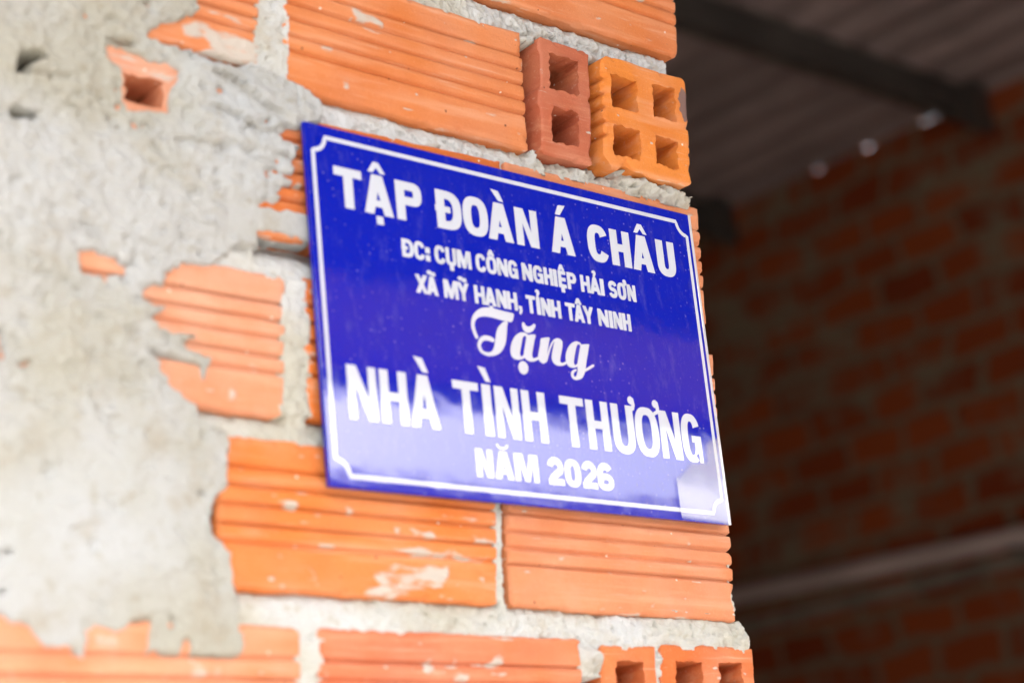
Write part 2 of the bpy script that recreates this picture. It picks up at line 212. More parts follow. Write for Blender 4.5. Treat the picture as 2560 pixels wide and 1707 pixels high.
def grid_slab(name, GX, GY, GZ, keep, yback, mat, parent, attrs=None, side_jit=0.0, seg=1):
    """front sheet of grid points facing -Y, cells kept by mask, boundary edges run straight back to y=yback"""
    nz, nx = GX.shape
    idx = np.arange(nz * nx).reshape(nz, nx)
    a, b, c, d = idx[:-1, :-1], idx[:-1, 1:], idx[1:, 1:], idx[1:, :-1]
    F = np.stack([a[keep], d[keep], c[keep], b[keep]], 1)     # row 0 is the top: seen from -Y
    V = np.stack([GX.ravel(), GY.ravel(), GZ.ravel()], 1)
    # boundary edges (directed)
    E = np.concatenate([F[:, [0, 1]], F[:, [1, 2]], F[:, [2, 3]], F[:, [3, 0]]])
    key = E[:, 0].astype(np.int64) * (nz * nx) + E[:, 1]
    rkey = E[:, 1].astype(np.int64) * (nz * nx) + E[:, 0]
    bd = E[~np.isin(key, rkey)]
    ring = np.unique(bd)
    rm = np.full(nz * nx, -1, np.int64)
    n0 = len(V)
    rm[ring] = np.arange(len(ring))
    VA = V[ring].copy()
    VB = V[ring].copy()
    VB[:, 1] = yback
    A0 = n0
    B0 = n0 + len(ring)
    S = np.stack([A0 + rm[bd[:, 1]], A0 + rm[bd[:, 0]], B0 + rm[bd[:, 0]], B0 + rm[bd[:, 1]]], 1)
    Vall = np.concatenate([V, VA, VB])
    Fall = np.concatenate([F, S])
    at = {}
    for k, v in (attrs or {}).items():
        v = np.asarray(v).ravel()
        at[k] = np.concatenate([v, v[ring] * 0.5, v[ring] * 0])
    used = np.unique(Fall)
    remap = np.full(len(Vall), -1, np.int64)
    remap[used] = np.arange(len(used))
    sm = np.ones(len(Fall), bool)
    return mesh_np(name, Vall[used], remap[Fall], mat, parent, sm, {k: v[used] for k, v in at.items()})


def box(name, lo, hi, mat, parent=None, bevel=0.0):
    x0, y0, z0 = lo
    x1, y1, z1 = hi
    V = [(x, y, z) for x in (x0, x1) for y in (y0, y1) for z in (z0, z1)]
    F = [(0, 1, 3, 2), (4, 6, 7, 5), (0, 4, 5, 1), (2, 3, 7, 6), (0, 2, 6, 4), (1, 5, 7, 3)]
    o = mesh_np(name, V, F, mat, parent, False)
    if bevel:
        m = o.modifiers.new('bevel', 'BEVEL')
        m.width = bevel / 1000
        m.segments = 2
    return o


def multi_box(name, boxes, mat, parent=None):
    V, F = [], []
    for (x0, y0, z0), (x1, y1, z1) in boxes:
        n = len(V)
        V += [(x, y, z) for x in (x0, x1) for y in (y0, y1) for z in (z0, z1)]
        F += [tuple(n + i for i in f) for f in [(0, 1, 3, 2), (4, 6, 7, 5), (0, 4, 5, 1), (2, 3, 7, 6), (0, 2, 6, 4), (1, 5, 7, 3)]]
    return mesh_np(name, V, F, mat, parent, False)


# ------------------------------------------------------------------ materials
class NT:
    def __init__(self, name):
        self.m = bpy.data.materials.new(name)
        self.m.use_nodes = True
        self.t = self.m.node_tree
        self.b = self.t.nodes['Principled BSDF']

    def n(self, typ, **kw):
        x = self.t.nodes.new(typ)
        for k, v in kw.items():
            if k.startswith('i_'):
                x.inputs[k[2:].replace('_', ' ')].default_value = v
            else:
                setattr(x, k, v)
        return x

    def l(self, a, b):
        self.t.links.new(a, b)

    def val(self, sock, v):
        if hasattr(v, 'node'):
            self.l(v, sock)
        else:
            sock.default_value = v

    def math(self, op, a, b=None, c=None, clamp=False):
        x = self.n('ShaderNodeMath', operation=op, use_clamp=clamp)
        self.val(x.inputs[0], a)
        if b is not None:
            self.val(x.inputs[1], b)
        if c is not None:
            self.val(x.inputs[2], c)
        return x.outputs[0]

    def ramp(self, v, a, b, lo=0.0, hi=1.0):
        x = self.n('ShaderNodeMapRange', interpolation_type='SMOOTHSTEP')
        self.val(x.inputs['Value'], v)
        x.inputs['From Min'].default_value = a
        x.inputs['From Max'].default_value = b
        x.inputs['To Min'].default_value = lo
        x.inputs['To Max'].default_value = hi
        return x.outputs[0]

    def mix(self, f, a, b, mode='MIX'):
        x = self.n('ShaderNodeMix', data_type='RGBA', blend_type=mode)
        self.val(x.inputs['Factor'], f)
        self.val(x.inputs[6], a)
        self.val(x.inputs[7], b)
        return x.outputs[2]

    def coords(self, scale=(1, 1, 1), loc=(0, 0, 0)):
        tc = self.n('ShaderNodeTexCoord')
        mp = self.n('ShaderNodeMapping')
        mp.inputs['Scale'].default_value = scale
        mp.inputs['Location'].default_value = loc
        self.l(tc.outputs['Object'], mp.inputs['Vector'])
        return mp.outputs[0]

    def noise(self, vec, scale, detail=3, rough=0.5):
        x = self.n('ShaderNodeTexNoise')
        self.l(vec, x.inputs['Vector'])
        x.inputs['Scale'].default_value = scale
        x.inputs['Detail'].default_value = detail
        x.inputs['Roughness'].default_value = rough
        return x.outputs['Fac']

    def bump(self, h, strength, dist, prev=None):
        x = self.n('ShaderNodeBump')
        x.inputs['Strength'].default_value = strength
        x.inputs['Distance'].default_value = dist
        self.l(h, x.inputs['Height'])
        if prev is not None:
            self.l(prev, x.inputs['Normal'])
        return x.outputs[0]


def rgb(*c):
    return (*c, 1.0)


def mat_brick():
    k = NT('fired_clay')
    oi = k.n('ShaderNodeObjectInfo')
    co = k.coords()
    st = k.coords((7, 60, 110))
    st2 = k.coords((22, 200, 330), (3, 1, 2))
    base = k.mix(1.0, oi.outputs['Color'], rgb(1.0, 0.97, 0.86), 'MULTIPLY')
    n1 = k.noise(co, 22, 3)
    c = k.mix(k.ramp(n1, 0.35, 0.7, 0, 0.5), base, k.mix(1.0, base, rgb(0.82, 0.66, 0.58), 'MULTIPLY'))
    n0 = k.noise(k.coords((5, 9, 14), (7, 1, 4)), 1.0, 4, 0.6)
    c = k.mix(k.ramp(n0, 0.48, 0.75, 0, 0.45), c, rgb(0.70, 0.27, 0.10))
    ng = k.noise(co, 900, 2, 0.7)
    c = k.mix(k.ramp(ng, 0.55, 0.8, 0, 0.35), c, k.mix(1.0, c, rgb(0.6, 0.5, 0.45), 'MULTIPLY'))
    c = k.mix(k.ramp(ng, 0.22, 0.42, 0.30, 0), c, rgb(0.78, 0.45, 0.28))
    n2 = k.noise(st, 1.0, 3, 0.6)
    c = k.mix(k.ramp(n2, 0.48, 0.8, 0, 0.55), c, rgb(0.72, 0.38, 0.22))           # pale drag streaks
    n3 = k.noise(st2, 1.0, 2, 0.6)
    c = k.mix(k.ramp(n3, 0.60, 0.80, 0, 0.5), c, rgb(0.66, 0.42, 0.30))
    # dusty film
    film = k.n('ShaderNodeAttribute', attribute_name='film').outputs['Fac']
    n4 = k.noise(co, 45, 4, 0.65)
    ff = k.math('MULTIPLY', film, k.ramp(n4, 0.25, 0.65, 0.55, 1.0))
    c = k.mix(ff, c, rgb(0.68, 0.40, 0.29))
    # cement splashes
    sm = k.n('ShaderNodeAttribute', attribute_name='smear').outputs['Fac']
    n5 = k.noise(k.coords((60, 200, 160)), 1.0, 4, 0.65)
    n6 = k.noise(k.coords((35, 120, 260), (1, 0, 2)), 1.0, 5, 0.7)
    sf = k.ramp(k.math('ADD', sm, k.math('ADD', k.math('MULTIPLY', k.math('SUBTRACT', n5, 0.5), 1.2), k.math('MULTIPLY', k.math('SUBTRACT', n6, 0.5), 1.1))), 0.40, 0.86, 0, 0.95)
    c = k.mix(sf, c, k.mix(n4, rgb(0.46, 0.43, 0.38), rgb(0.60, 0.56, 0.50)))
    so = k.n('ShaderNodeAttribute', attribute_name='soot').outputs['Fac']
    c = k.mix(k.ramp(k.math('ADD', so, k.math('MULTIPLY', k.math('SUBTRACT', n5, 0.5), 1.0)), 0.35, 0.7, 0, 0.85), c, rgb(0.13, 0.11, 0.12))
    # tiny white lime specks and dark pores
    vo = k.n('ShaderNodeTexVoronoi')
    k.l(co, vo.inputs['Vector'])
    vo.inputs['Scale'].default_value = 130
    sp = k.math('LESS_THAN', vo.outputs['Distance'], 0.105)
    vc = k.n('ShaderNodeSeparateColor')
    k.l(vo.outputs['Color'], vc.inputs[0])
    sp1 = k.math('MULTIPLY', sp, k.math('GREATER_THAN', vc.outputs[0], 0.88))
    sp2 = k.math('MULTIPLY', sp, k.math('LESS_THAN', vc.outputs[0], 0.07))
    c = k.mix(sp1, c, rgb(0.72, 0.66, 0.58))
    c = k.mix(k.math('MULTIPLY', sp2, 0.8), c, rgb(0.12, 0.035, 0.02))
    k.l(c, k.b.inputs['Base Color'])
    k.l(k.ramp(n1, 0.3, 0.7, 0.62, 0.85), k.b.inputs['Roughness'])
    k.b.inputs['Specular IOR Level'].default_value = 0.32
    bm = k.bump(n2, 0.6, 0.0012)
    bm = k.bump(k.noise(co, 700, 4, 0.7), 0.6, 0.0009, bm)
    bm = k.bump(sf, 0.5, 0.0008, bm)
    k.l(bm, k.b.inputs['Normal'])
    return k.m


def mat_cement(name, tone=1.0, warm=0.0, grain=1.0):
    k = NT(name)
    co = k.coords()
    n1 = k.noise(co, 11, 4, 0.6)
    n2 = k.noise(co, 48, 4, 0.6)
    n3 = k.noise(co, 420, 3, 0.7)
    n4 = k.noise(k.coords((1, 1, 1), (5, 3, 1)), 6, 3, 0.5)
    g = tone
    c = k.mix(k.ramp(n1, 0.38, 0.62), rgb(0.385 * g, 0.380 * g, 0.328 * g), rgb(0.44 * g, 0.453 * g, 0.45 * g))
    c = k.mix(k.ramp(n4, 0.52, 0.72, 0, 0.7), c, rgb(0.475 * g, 0.505 * g, 0.525 * g))
    n5 = k.noise(co, 130, 3, 0.6)
    c = k.mix(k.ramp(n5, 0.56, 0.74, 0, 0.5), c, rgb(0.32 * g, 0.29 * g, 0.22 * g))
    c = k.mix(k.ramp(n2, 0.52, 0.76, 0, 0.6), c, rgb(0.34 * g, 0.305 * g, 0.235 * g))
    c = k.mix(k.ramp(n3, 0.60, 0.75, 0, 0.45 * grain), c, rgb(0.20 * g, 0.185 * g, 0.15 * g))
    c = k.mix(k.ramp(n3, 0.24, 0.40, 0.4 * grain, 0), c, rgb(0.62 * g, 0.60 * g, 0.55 * g))
    if warm:
        c = k.mix(warm, c, rgb(0.50, 0.40, 0.31))
    k.l(c, k.b.inputs['Base Color'])
    k.b.inputs['Roughness'].default_value = 0.95
    k.b.inputs['Specular IOR Level'].default_value = 0.15
    bm = k.bump(n2, 0.5, 0.004)
    bm = k.bump(k.noise(co, 190, 4, 0.65), 0.6 * grain, 0.0022, bm)
    bm = k.bump(n3, 0.7 * grain, 0.0012, bm)
    k.l(bm, k.b.inputs['Normal'])
    return k.m


def mat_sign(name, col, dust=1.0):
    k = NT(name)
    co = k.coords()
    f1 = k.noise(co, 520, 3, 0.6)
    f2 = k.noise(k.coords((150, 150, 60), (0.2, 0, 0.1)), 1.0, 4, 0.65)
    f3 = k.noise(co, 14, 2, 0.5)
    vo = k.n('ShaderNodeTexVoronoi')
    k.l(co, vo.inputs['Vector'])
    vo.inputs['Scale'].default_value = 330
    vc = k.n('ShaderNodeSeparateColor')
    k.l(vo.outputs['Color'], vc.inputs[0])
    speck = k.math('MULTIPLY', k.ramp(vo.outputs['Distance'], 0.10, 0.28, 1, 0), k.ramp(vc.outputs[0], 0.60, 0.95))
    d = k.math('MULTIPLY', k.ramp(f2, 0.50, 0.80), 0.06)
    d = k.math('ADD', d, k.math('MULTIPLY', k.ramp(f1, 0.62, 0.8), 0.06))
    d = k.math('ADD', d, k.math('MULTIPLY', speck, k.ramp(f3, 0.36, 0.62, 0.03, 0.24)))
    d = k.math('MULTIPLY', d, dust, clamp=True)
    c = k.mix(d, col, rgb(0.60, 0.56, 0.58))
    k.l(c, k.b.inputs['Base Color'])
    k.b.inputs['IOR'].default_value = 1.62
    k.l(k.math('ADD', 0.035, k.math('MULTIPLY', d, 0.5)), k.b.inputs['Roughness'])
    bm = k.bump(k.noise(co, 30, 2, 0.5), 0.09, 0.0012)
    k.l(bm, k.b.inputs['Normal'])
    return k.m


def mat_plain(name, col, rough=0.7, spec=0.3, var=0.25, scale=9, metal=0.0, bump=0.0):
    k = NT(name)
    co = k.coords()
    n = k.noise(co, scale, 4, 0.6)
    n2 = k.noise(co, scale * 9, 3, 0.6)
    dark = rgb(*[v * (1 - var) for v in col])
    lite = rgb(*[min(1, v * (1 + var)) for v in col])
    c = k.mix(k.ramp(n, 0.3, 0.7), dark, lite)
    c = k.mix(k.ramp(n2, 0.5, 0.8, 0, 0.3), c, dark)
    k.l(c, k.b.inputs['Base Color'])
    k.b.inputs['Roughness'].default_value = rough
    k.b.inputs['Specular IOR Level'].default_value = spec
    k.b.inputs['Metallic'].default_value = metal
    if bump:
        k.l(k.bump(n2, 0.5, bump), k.b.inputs['Normal'])
    return k.m


def mat_brickwork(name, axis):
    """a far brick wall, bricks laid in courses of about 100 mm; axis is the wall's horizontal direction"""
    k = NT(name)
    tc = k.n('ShaderNodeTexCoord')
    sp = k.n('ShaderNodeSeparateXYZ')
    k.l(tc.outputs['Object'], sp.inputs[0])
    cb = k.n('ShaderNodeCombineXYZ')
    wob = k.noise(k.coords(), 5, 2)
    wob2 = k.noise(k.coords((1, 1, 1), (4, 7, 2)), 3, 3)
    k.l(k.math('ADD', sp.outputs[axis], k.math('MULTIPLY', wob2, 0.16)), cb.inputs[0])
    k.l(k.math('ADD', sp.outputs['Z'], k.math('MULTIPLY', wob, 0.06)), cb.inputs[1])
    br = k.n('ShaderNodeTexBrick', offset=0.5, offset_frequency=2, squash=1.0)
    k.l(cb.outputs[0], br.inputs['Vector'])
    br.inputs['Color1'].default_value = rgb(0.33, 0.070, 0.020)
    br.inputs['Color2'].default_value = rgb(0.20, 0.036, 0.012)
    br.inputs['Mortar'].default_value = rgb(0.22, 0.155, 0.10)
    br.inputs['Scale'].default_value = 1.0
    br.inputs['Mortar Size'].default_value = 0.013
    br.inputs['Mortar Smooth'].default_value = 0.3
    br.inputs['Bias'].default_value = -0.1
    br.inputs['Brick Width'].default_value = 0.20
    br.inputs['Row Height'].default_value = 0.10
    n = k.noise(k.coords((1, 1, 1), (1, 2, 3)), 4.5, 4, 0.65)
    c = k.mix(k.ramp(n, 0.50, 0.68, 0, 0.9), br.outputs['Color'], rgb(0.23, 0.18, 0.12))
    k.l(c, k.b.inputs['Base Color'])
    k.b.inputs['Roughness'].default_value = 0.9
    k.b.inputs['Specular IOR Level'].default_value = 0.15
    k.l(k.bump(br.outputs['Fac'], 0.6, -0.006), k.b.inputs['Normal'])
    return k.m


BRICK = mat_brick()
MORTAR = mat_cement('cement_mortar', 1.22, 0.0, 0.9)
RENDER = mat_cement('cement_render', 0.98, 0.0, 0.85)
CORE = mat_cement('rough_masonry', 0.8, 0.2, 1.0)

# ------------------------------------------------------------------ ground
GR = mat_plain('bare_earth', (0.45, 0.42, 0.38), 0.95, 0.1, 0.3, 1.3, bump=0.01)
gx = np.concatenate([np.linspace(-200000, -12000, 8), np.linspace(-10000, 10000, 21), np.linspace(12000, 200000, 8)])
GXg, GYg = np.meshgrid(gx, gx)
Vg = np.stack([GXg.ravel(), GYg.ravel(), -Z0 + 0 * GXg.ravel()], 1)
ng = len(gx)
ii = np.arange(ng * ng).reshape(ng, ng)
Fg = np.stack([ii[:-1, :-1].ravel(), ii[:-1, 1:].ravel(), ii[1:, 1:].ravel(), ii[1:, :-1].ravel()], 1)


class _O:
    location = (0, 0, 0)


def free_mesh(name, V, F, mat, smooth=True, org=(0, 0, 0)):
    h = bpy.data.objects.new('tmp', None)
    h.location = org
    o = mesh_np(name, V, F, mat, h, smooth)
    o.parent = None
    o.location = org
    bpy.data.objects.remove(h)
    return o


g = free_mesh('ground', Vg, Fg, GR)
g['kind'] = 'structure'

# ------------------------------------------------------------------ the brick wall with the sign
wall = thing('brick_wall', M(100, 60, -Z0), 'orange hollow brick wall end with rough grey cement patches behind the blue sign', 'wall')
YF = 7.0                                     # brick faces lie 7 mm behind the sign's face
YB = 119.0
GROOVES = [0.20, 0.325, 0.45, 0.572, 0.692]

# name: (TL,TR,BR,BL), y, colour, film, grooves, holes(u0,v0,u1,v1), options
BR = [
    ('T', [(140, 196), (327, 196), (318, 117.5), (137, 118)], 7, (0.62, 0.195, 0.058), .12, 1, [], {}),
    ('A', [(-205, 98), (-14.5, 98), (-21.5, 29), (-205, 27)], 7, (0.64, 0.20, 0.058), .10, 1, [], {}),
    ('B', [(-1, 100), (176, 99.5), (171.6, 20), (-8, 21)], 7, (0.64, 0.205, 0.062), .12, 1, [], {}),
    ('red', [(184.7, 97.5), (228.3, 97), (218.9, 18.0), (176.3, 18.3)], 2, (0.45, 0.115, 0.058), .10, 2,
     [(.20, .12, .755, .42), (.228, .575, .74, .87)], {'corner': 4, 'round': 1.8}),
    ('orange', [(234.5, 96.5), (311.5, 97), (304, 18.5), (226.5, 19.5)], -2, (0.72, 0.24, 0.042), .03, 3,
     [(.085, .17, .39, .46), (.573, .14, .847, .44), (.09, .62, .40, .885), (.575, .61, .845, .87)], {'round': 2.2, 'corner': 8, 'notch': 1}),
    ('H', [(-116, 22), (-38, 22), (-40, -58), (-118, -58)], 7, (0.58, 0.17, 0.06), .7, 0, [(.15, .19, .43, .385)], {}),
    ('C1', [(-30, 5), (148, 10), (145, -67.5), (-31, -67)], 7, (0.62, 0.17, 0.038), .05, 1, [], {}),
    ('C2', [(151, 10.5), (317, 11), (311, -69), (149, -68)], 7, (0.62, 0.20, 0.068), .25, 1, [], {}),
    ('M', [(-192, -87), (-12.5, -87.5), (-20, -165), (-200, -163)], 7, (0.64, 0.22, 0.085), .62, 1, [], {'corner': 7}),
    ('N', [(-2.5, -86), (160, -88), (158, -164), (-4.5, -164)], 7, (0.63, 0.165, 0.028), .0, 1, [], {}),
    ('N2', [(168, -88), (313, -88), (306, -164), (166, -164)], 7, (0.62, 0.20, 0.068), .3, 1, [], {}),
    ('L', [(-60, -176), (120.5, -177), (112.5, -254.5), (-66, -254)], 7, (0.66, 0.195, 0.042), .12, 1, [], {}),
    ('Rr', [(126, -178), (309, -178), (300.9, -257), (122, -255)], 7, (0.62, 0.195, 0.066), .28, 1, [], {'chip': 1}),
    ('R5l', [(-200, -270), (-18, -270), (-24, -350), (-206, -350)], 7, (0.64, 0.21, 0.075), .35, 1, [], {'corner': 8}),
    ('R5m', [(-8.5, -270), (171, -271), (164, -350), (-14, -350)], 7, (0.58, 0.135, 0.042), .18, 1, [], {'corner': 5}),
    ('P', [(185, -274), (229, -273.5), (222, -350), (180, -350)], 6, (0.60, 0.16, 0.045), .10, 0,
     [(.22, .125, .73, .42), (.22, .58, .73, .87)], {}),
    ('Q', [(233, -272), (312, -272.5), (305, -350), (227, -350)], 6, (0.60, 0.16, 0.045), .10, 0,
     [(.125, .13, .41, .43), (.59, .13, .845, .43), (.125, .58, .41, .87), (.59, .58, .845, .87)], {}),
]
LABEL = {'red': 'dark red two-hole brick end', 'orange': 'orange brick end with four square holes',
         'H': 'brick end showing one open hole through the cement', 'M': 'pale dusty brick edged by cement',
         'P': 'narrow brick end with two holes', 'Q': 'wide brick end with square holes at the bottom',
         'R5m': 'reddish brick with cement drips', 'L': 'ribbed brick with a grey cement smear'}


def make_brick(key, quad, y0, col, film, style, holes, opt, seed, res=1.0, depth=None):
    (ax, az), (bx, bz), (cx, cz), (dx, dz) = quad
    W = math.hypot(bx - ax, bz - az)
    H = math.hypot(dx - ax, dz - az)
    us = set(np.linspace(0, 1, max(6, int(W / (res * 1.25)) + 1)))
    vs = set(np.linspace(0, 1, max(6, int(H / (res * 0.85)) + 1)))

    def snap(S, v):
        S = sorted(S)
        j = int(np.argmin([abs(s - v) for s in S]))
        S[j] = v
        return set(S)
    for h in holes:
        us = snap(snap(us, h[0]), h[2])
        vs = snap(snap(vs, h[1]), h[3])
    us = np.array(sorted(us))
    vs = np.array(sorted(vs))
    U, Vv = np.meshgrid(us, vs)
    # rounded corners in outline
    rc = opt.get('corner', 3.0)
    px, pz = U * W, Vv * H
    du = np.minimum(px, W - px)
    dv = np.minimum(pz, H - pz)
    inc = (du < rc) & (dv < rc)
    qx, qz = rc - du, rc - dv
    mm = np.maximum(qx, qz)
    LL = np.hypot(qx, qz) + 1e-9
    qx2, qz2 = qx * mm / LL, qz * mm / LL
    ndu = np.where(inc, rc - qx2, du)
    ndv = np.where(inc, rc - qz2, dv)
    px = np.where(px < W / 2, ndu, W - ndu)
    pz = np.where(pz < H / 2, ndv, H - ndv)
    U2, V2 = px / W, pz / H
    X = (ax * (1 - U2) + bx * U2) * (1 - V2) + (dx * (1 - U2) + cx * U2) * V2
    Z = (az * (1 - U2) + bz * U2) * (1 - V2) + (dz * (1 - U2) + cz * U2) * V2
    d = np.minimum(np.minimum(px, W - px), np.minimum(pz, H - pz))
    # outline wobble
    edge = sstep(7, 0, d)
    X = X + edge * fbm(Z, X * .2 + seed * 31, 13, 3, seed) * 0.9
    Z = Z + edge * fbm(X, Z * .2 + seed * 57, 17, 3, seed + 5) * 0.9
    h = np.zeros_like(X)
    r = opt.get('round', 3.2)
    dd = np.clip(d, 0, r)
    h -= (r - np.sqrt(np.maximum(r * r - (r - dd) ** 2, 0))) * 0.8
    gp = np.zeros_like(X)
    if style in (1,):
        for i, gv in enumerate(GROOVES):
            w = gv + 0.004 * math.sin(seed * 3 + i * 2.1)
            t = (V2 - w) * H + fbm(X, Z * 0 + i * 9 + seed, 60, 2, seed + i) * 0.10
            g_ = np.where(t < 0, np.clip(1 + t / 0.8, 0, 1), np.clip(1 - t / 1.7, 0, 1))
            gp = np.maximum(gp, g_ * (0.85 + 0.15 * fbm(X, Z, 25, 2, seed + 3)))
        h -= 3.3 * gp ** 0.65
        # ridges between grooves are slightly tilted like the extruder left them
        for i in range(4):
            a0, a1 = GROOVES[i], GROOVES[i + 1]
            inb = (V2 > a0) & (V2 < a1)
            tt = (V2 - a0) / (a1 - a0)
            h += np.where(inb, 0.55 * np.sin(np.clip(tt, 0, 1) * math.pi), 0)
    h += fbm(X, Z, 60, 2, seed + 9) * 0.4 + fbm(X * .25, Z, 5, 2, seed + 2) * 0.16 + fbm(X, Z, 3, 2, seed + 4) * 0.10
    # chipped edges
    ch = sstep(.28, .6, fbm(X, Z, 9, 3, seed + 40)) * sstep(5, .5, d)
    h -= ch * 1.8
    if style == 3:                       # grooves on the left side face of the header brick
        for gv in [0.21, 0.345, 0.47, 0.60, 0.725]:
            t = (V2 - gv) * H
            g_ = np.where(t < 0, np.clip(1 + t / 1.2, 0, 1), np.clip(1 - t / 3.4, 0, 1))
            X = X + g_ * 3.4 * sstep(7, 0, px)
    if style == 2:
        for a_, b_ in ((.10, .42), (.57, .93)):
            X = X + 1.9 * sstep(a_, a_ + .05, V2) * sstep(b_ + .05, b_, V2) * sstep(5, 0, px)
    if opt.get('notch'):
        nb = sstep(11, 0, H - pz)
        Z = Z + nb * (5.0 * np.exp(-((X - 247) / 4.5) ** 2) + 1.6 * np.exp(-((X - 258) / 6) ** 2))
        h -= nb * 3.0 * np.exp(-((X - 246) / 6) ** 2)
    if opt.get('chip'):
        t1 = np.hypot((X - quad[1][0] + 6), (Z + 243) * .9)
        X = X - 3.5 * sstep(7, 0, t1) * sstep(8, 0, W - px)
    # cement on the brick
    smear = np.full(X.shape, 0.0)
    for pg in SMEARS.get(key, []):
        s = sdf_poly(X, Z, pg) + fbm(X * .5, Z, 6, 3, seed + 70) * 2.2
        smear = np.maximum(smear, sstep(-3.0, 3.4, s) * (0.8 + 0.35 * fbm(X, Z, 14, 2, seed + 71)) * (0.62 if key in ('R5l', 'H') else 1.0))
    rs = random.Random(seed)
    for _ in range(opt.get('specks', int(W / 10))):
        sx = rs.uniform(.03, .97)
        sz = rs.uniform(.03, .97)
        cx_, cz_ = (ax * (1 - sx) + bx * sx) * (1 - sz) + (dx * (1 - sx) + cx * sx) * sz, az + (dz - az) * sz
        rx, rz = rs.choice((1, 1, 2.2)) * rs.uniform(.8, 3.2), rs.uniform(.5, 1.5)
        e = 1 - np.hypot((X - cx_) / rx, (Z - cz_) / rz)
        smear = np.maximum(smear, sstep(-.25, .45, e) * rs.uniform(.45, .85))
    # cement rubbed onto the arrises
    smear = np.maximum(smear, 0.55 * sstep(3.6, 0, d) * sstep(0.05, 0.5, fbm(X, Z, 26, 3, seed + 80)))
    h += 0.8 * smear ** 1.5 * (1 + 0.8 * fbm(X, Z, 3, 2, seed + 8))
    soot = np.zeros(X.shape)
    for pg in SOOT.get(key, []):
        soot = np.maximum(soot, sstep(-1.5, 1.5, sdf_poly(X, Z, pg) + fbm(X, Z, 4, 3, seed + 75) * 1.5))
    fl = np.clip(film + 0.22 * fbm(X, Z, 40, 3, seed + 60), 0, 0.85)
    keep = np.ones((len(vs) - 1, len(us) - 1), bool)
    uc = (us[:-1] + us[1:]) / 2
    vc = (vs[:-1] + vs[1:]) / 2
    for (u0, v0, u1, v1) in holes:
        keep[np.ix_((vc > v0) & (vc < v1), (uc > u0) & (uc < u1))] = False
        # ragged cut edge round the hole
        dh = np.maximum(np.maximum(u0 - U, U - u1) * W, np.maximum(v0 - Vv, Vv - v1) * H)
        near = sstep(2.5, 0, np.abs(dh))
        X = X + near * (fbm(X, Z, 3.2, 3, seed + 21) * 1.5)
        Z = Z + near * (fbm(X, Z, 3.2, 3, seed + 22) * 1.5)
        h = h + near * (fbm(X, Z, 3.5, 3, seed + 23) * 1.3 + 0.25)
    Y = y0 - h
    o = grid_slab('brick', X, Y, Z, keep, depth if depth else YB, BRICK, wall, {'smear': smear, 'film': fl, 'soot': soot})
    o.color = (*col, 1)
    if key in LABEL:
        o['label'] = LABEL[key]
    return o


for i, b in enumerate(BR):
    make_brick(*b, seed=i * 7 + 3)

# plainer courses carrying on above and below the picture
EXTRA = []
rg = random.Random(5)
zz = 213.0
k_ = 0
while zz < 700:
    off = 60 if k_ % 2 else 0
    xr = 327 + (zz - 196) * 0.02
    xs_ = [xr]
    xc = xr - (180 if not off else 84)
    EXTRA.append((xr, xc, zz, zz + 79))
    while xc - 12 > -60:
        EXTRA.append((xc - 10, max(xc - 190, -66), zz, zz + 79))
        xc -= 190
    zz += 96
    k_ += 1
zz = -370.0
while zz > -1000:
    xr = 304 + (zz + 350) * 0.012
    off = 60 if k_ % 2 else 0
    xc = xr - (180 if not off else 84)
    EXTRA.append((xr, xc, zz - 79, zz))
    while xc - 12 > -60:
        EXTRA.append((xc - 10, max(xc - 190, -66), zz - 79, zz))
        xc -= 190
    zz -= 96
    k_ += 1
EXTRA.append((127, -60, 118, 196))
for j, (x1, x0, z0, z1) in enumerate(EXTRA):
    c = (0.62 + rg.uniform(-.03, .03), 0.19 + rg.uniform(-.03, .02), 0.058 + rg.uniform(-.02, .02))
    make_brick('x', [(x0, z1), (x1, z1), (x1, z0), (x0, z0)], 7, c, rg.uniform(0, .4), 1, [], {'specks': 4}, 500 + j, res=3.0)

QUADS = [b[1] for b in BR] + [[(x0, z1), (x1, z1), (x1, z0), (x0, z0)] for (x1, x0, z0, z1) in EXTRA]


def sd_quad(px, pz, quad):                # positive outside
    d = np.full(px.shape, -1e9)
    n = 4
    for i in range(n):
        ax, az = quad[i]
        bx, bz = quad[(i + 1) % n]
        L = math.hypot(bx - ax, bz - az)
        # clockwise TL TR BR BL: outside is to the left
        s = -((bx - ax) * (pz - az) - (bz - az) * (px - ax)) / L
        d = np.maximum(d, -s)
    return d


def lines(*parts):
    out = []
    for a, b, s in parts:
        n = max(1, int(round((b - a) / s)))
        out.append(np.linspace(a, b, n, endpoint=False))
    out.append(np.array([parts[-1][1]]))
    return np.concatenate(out)


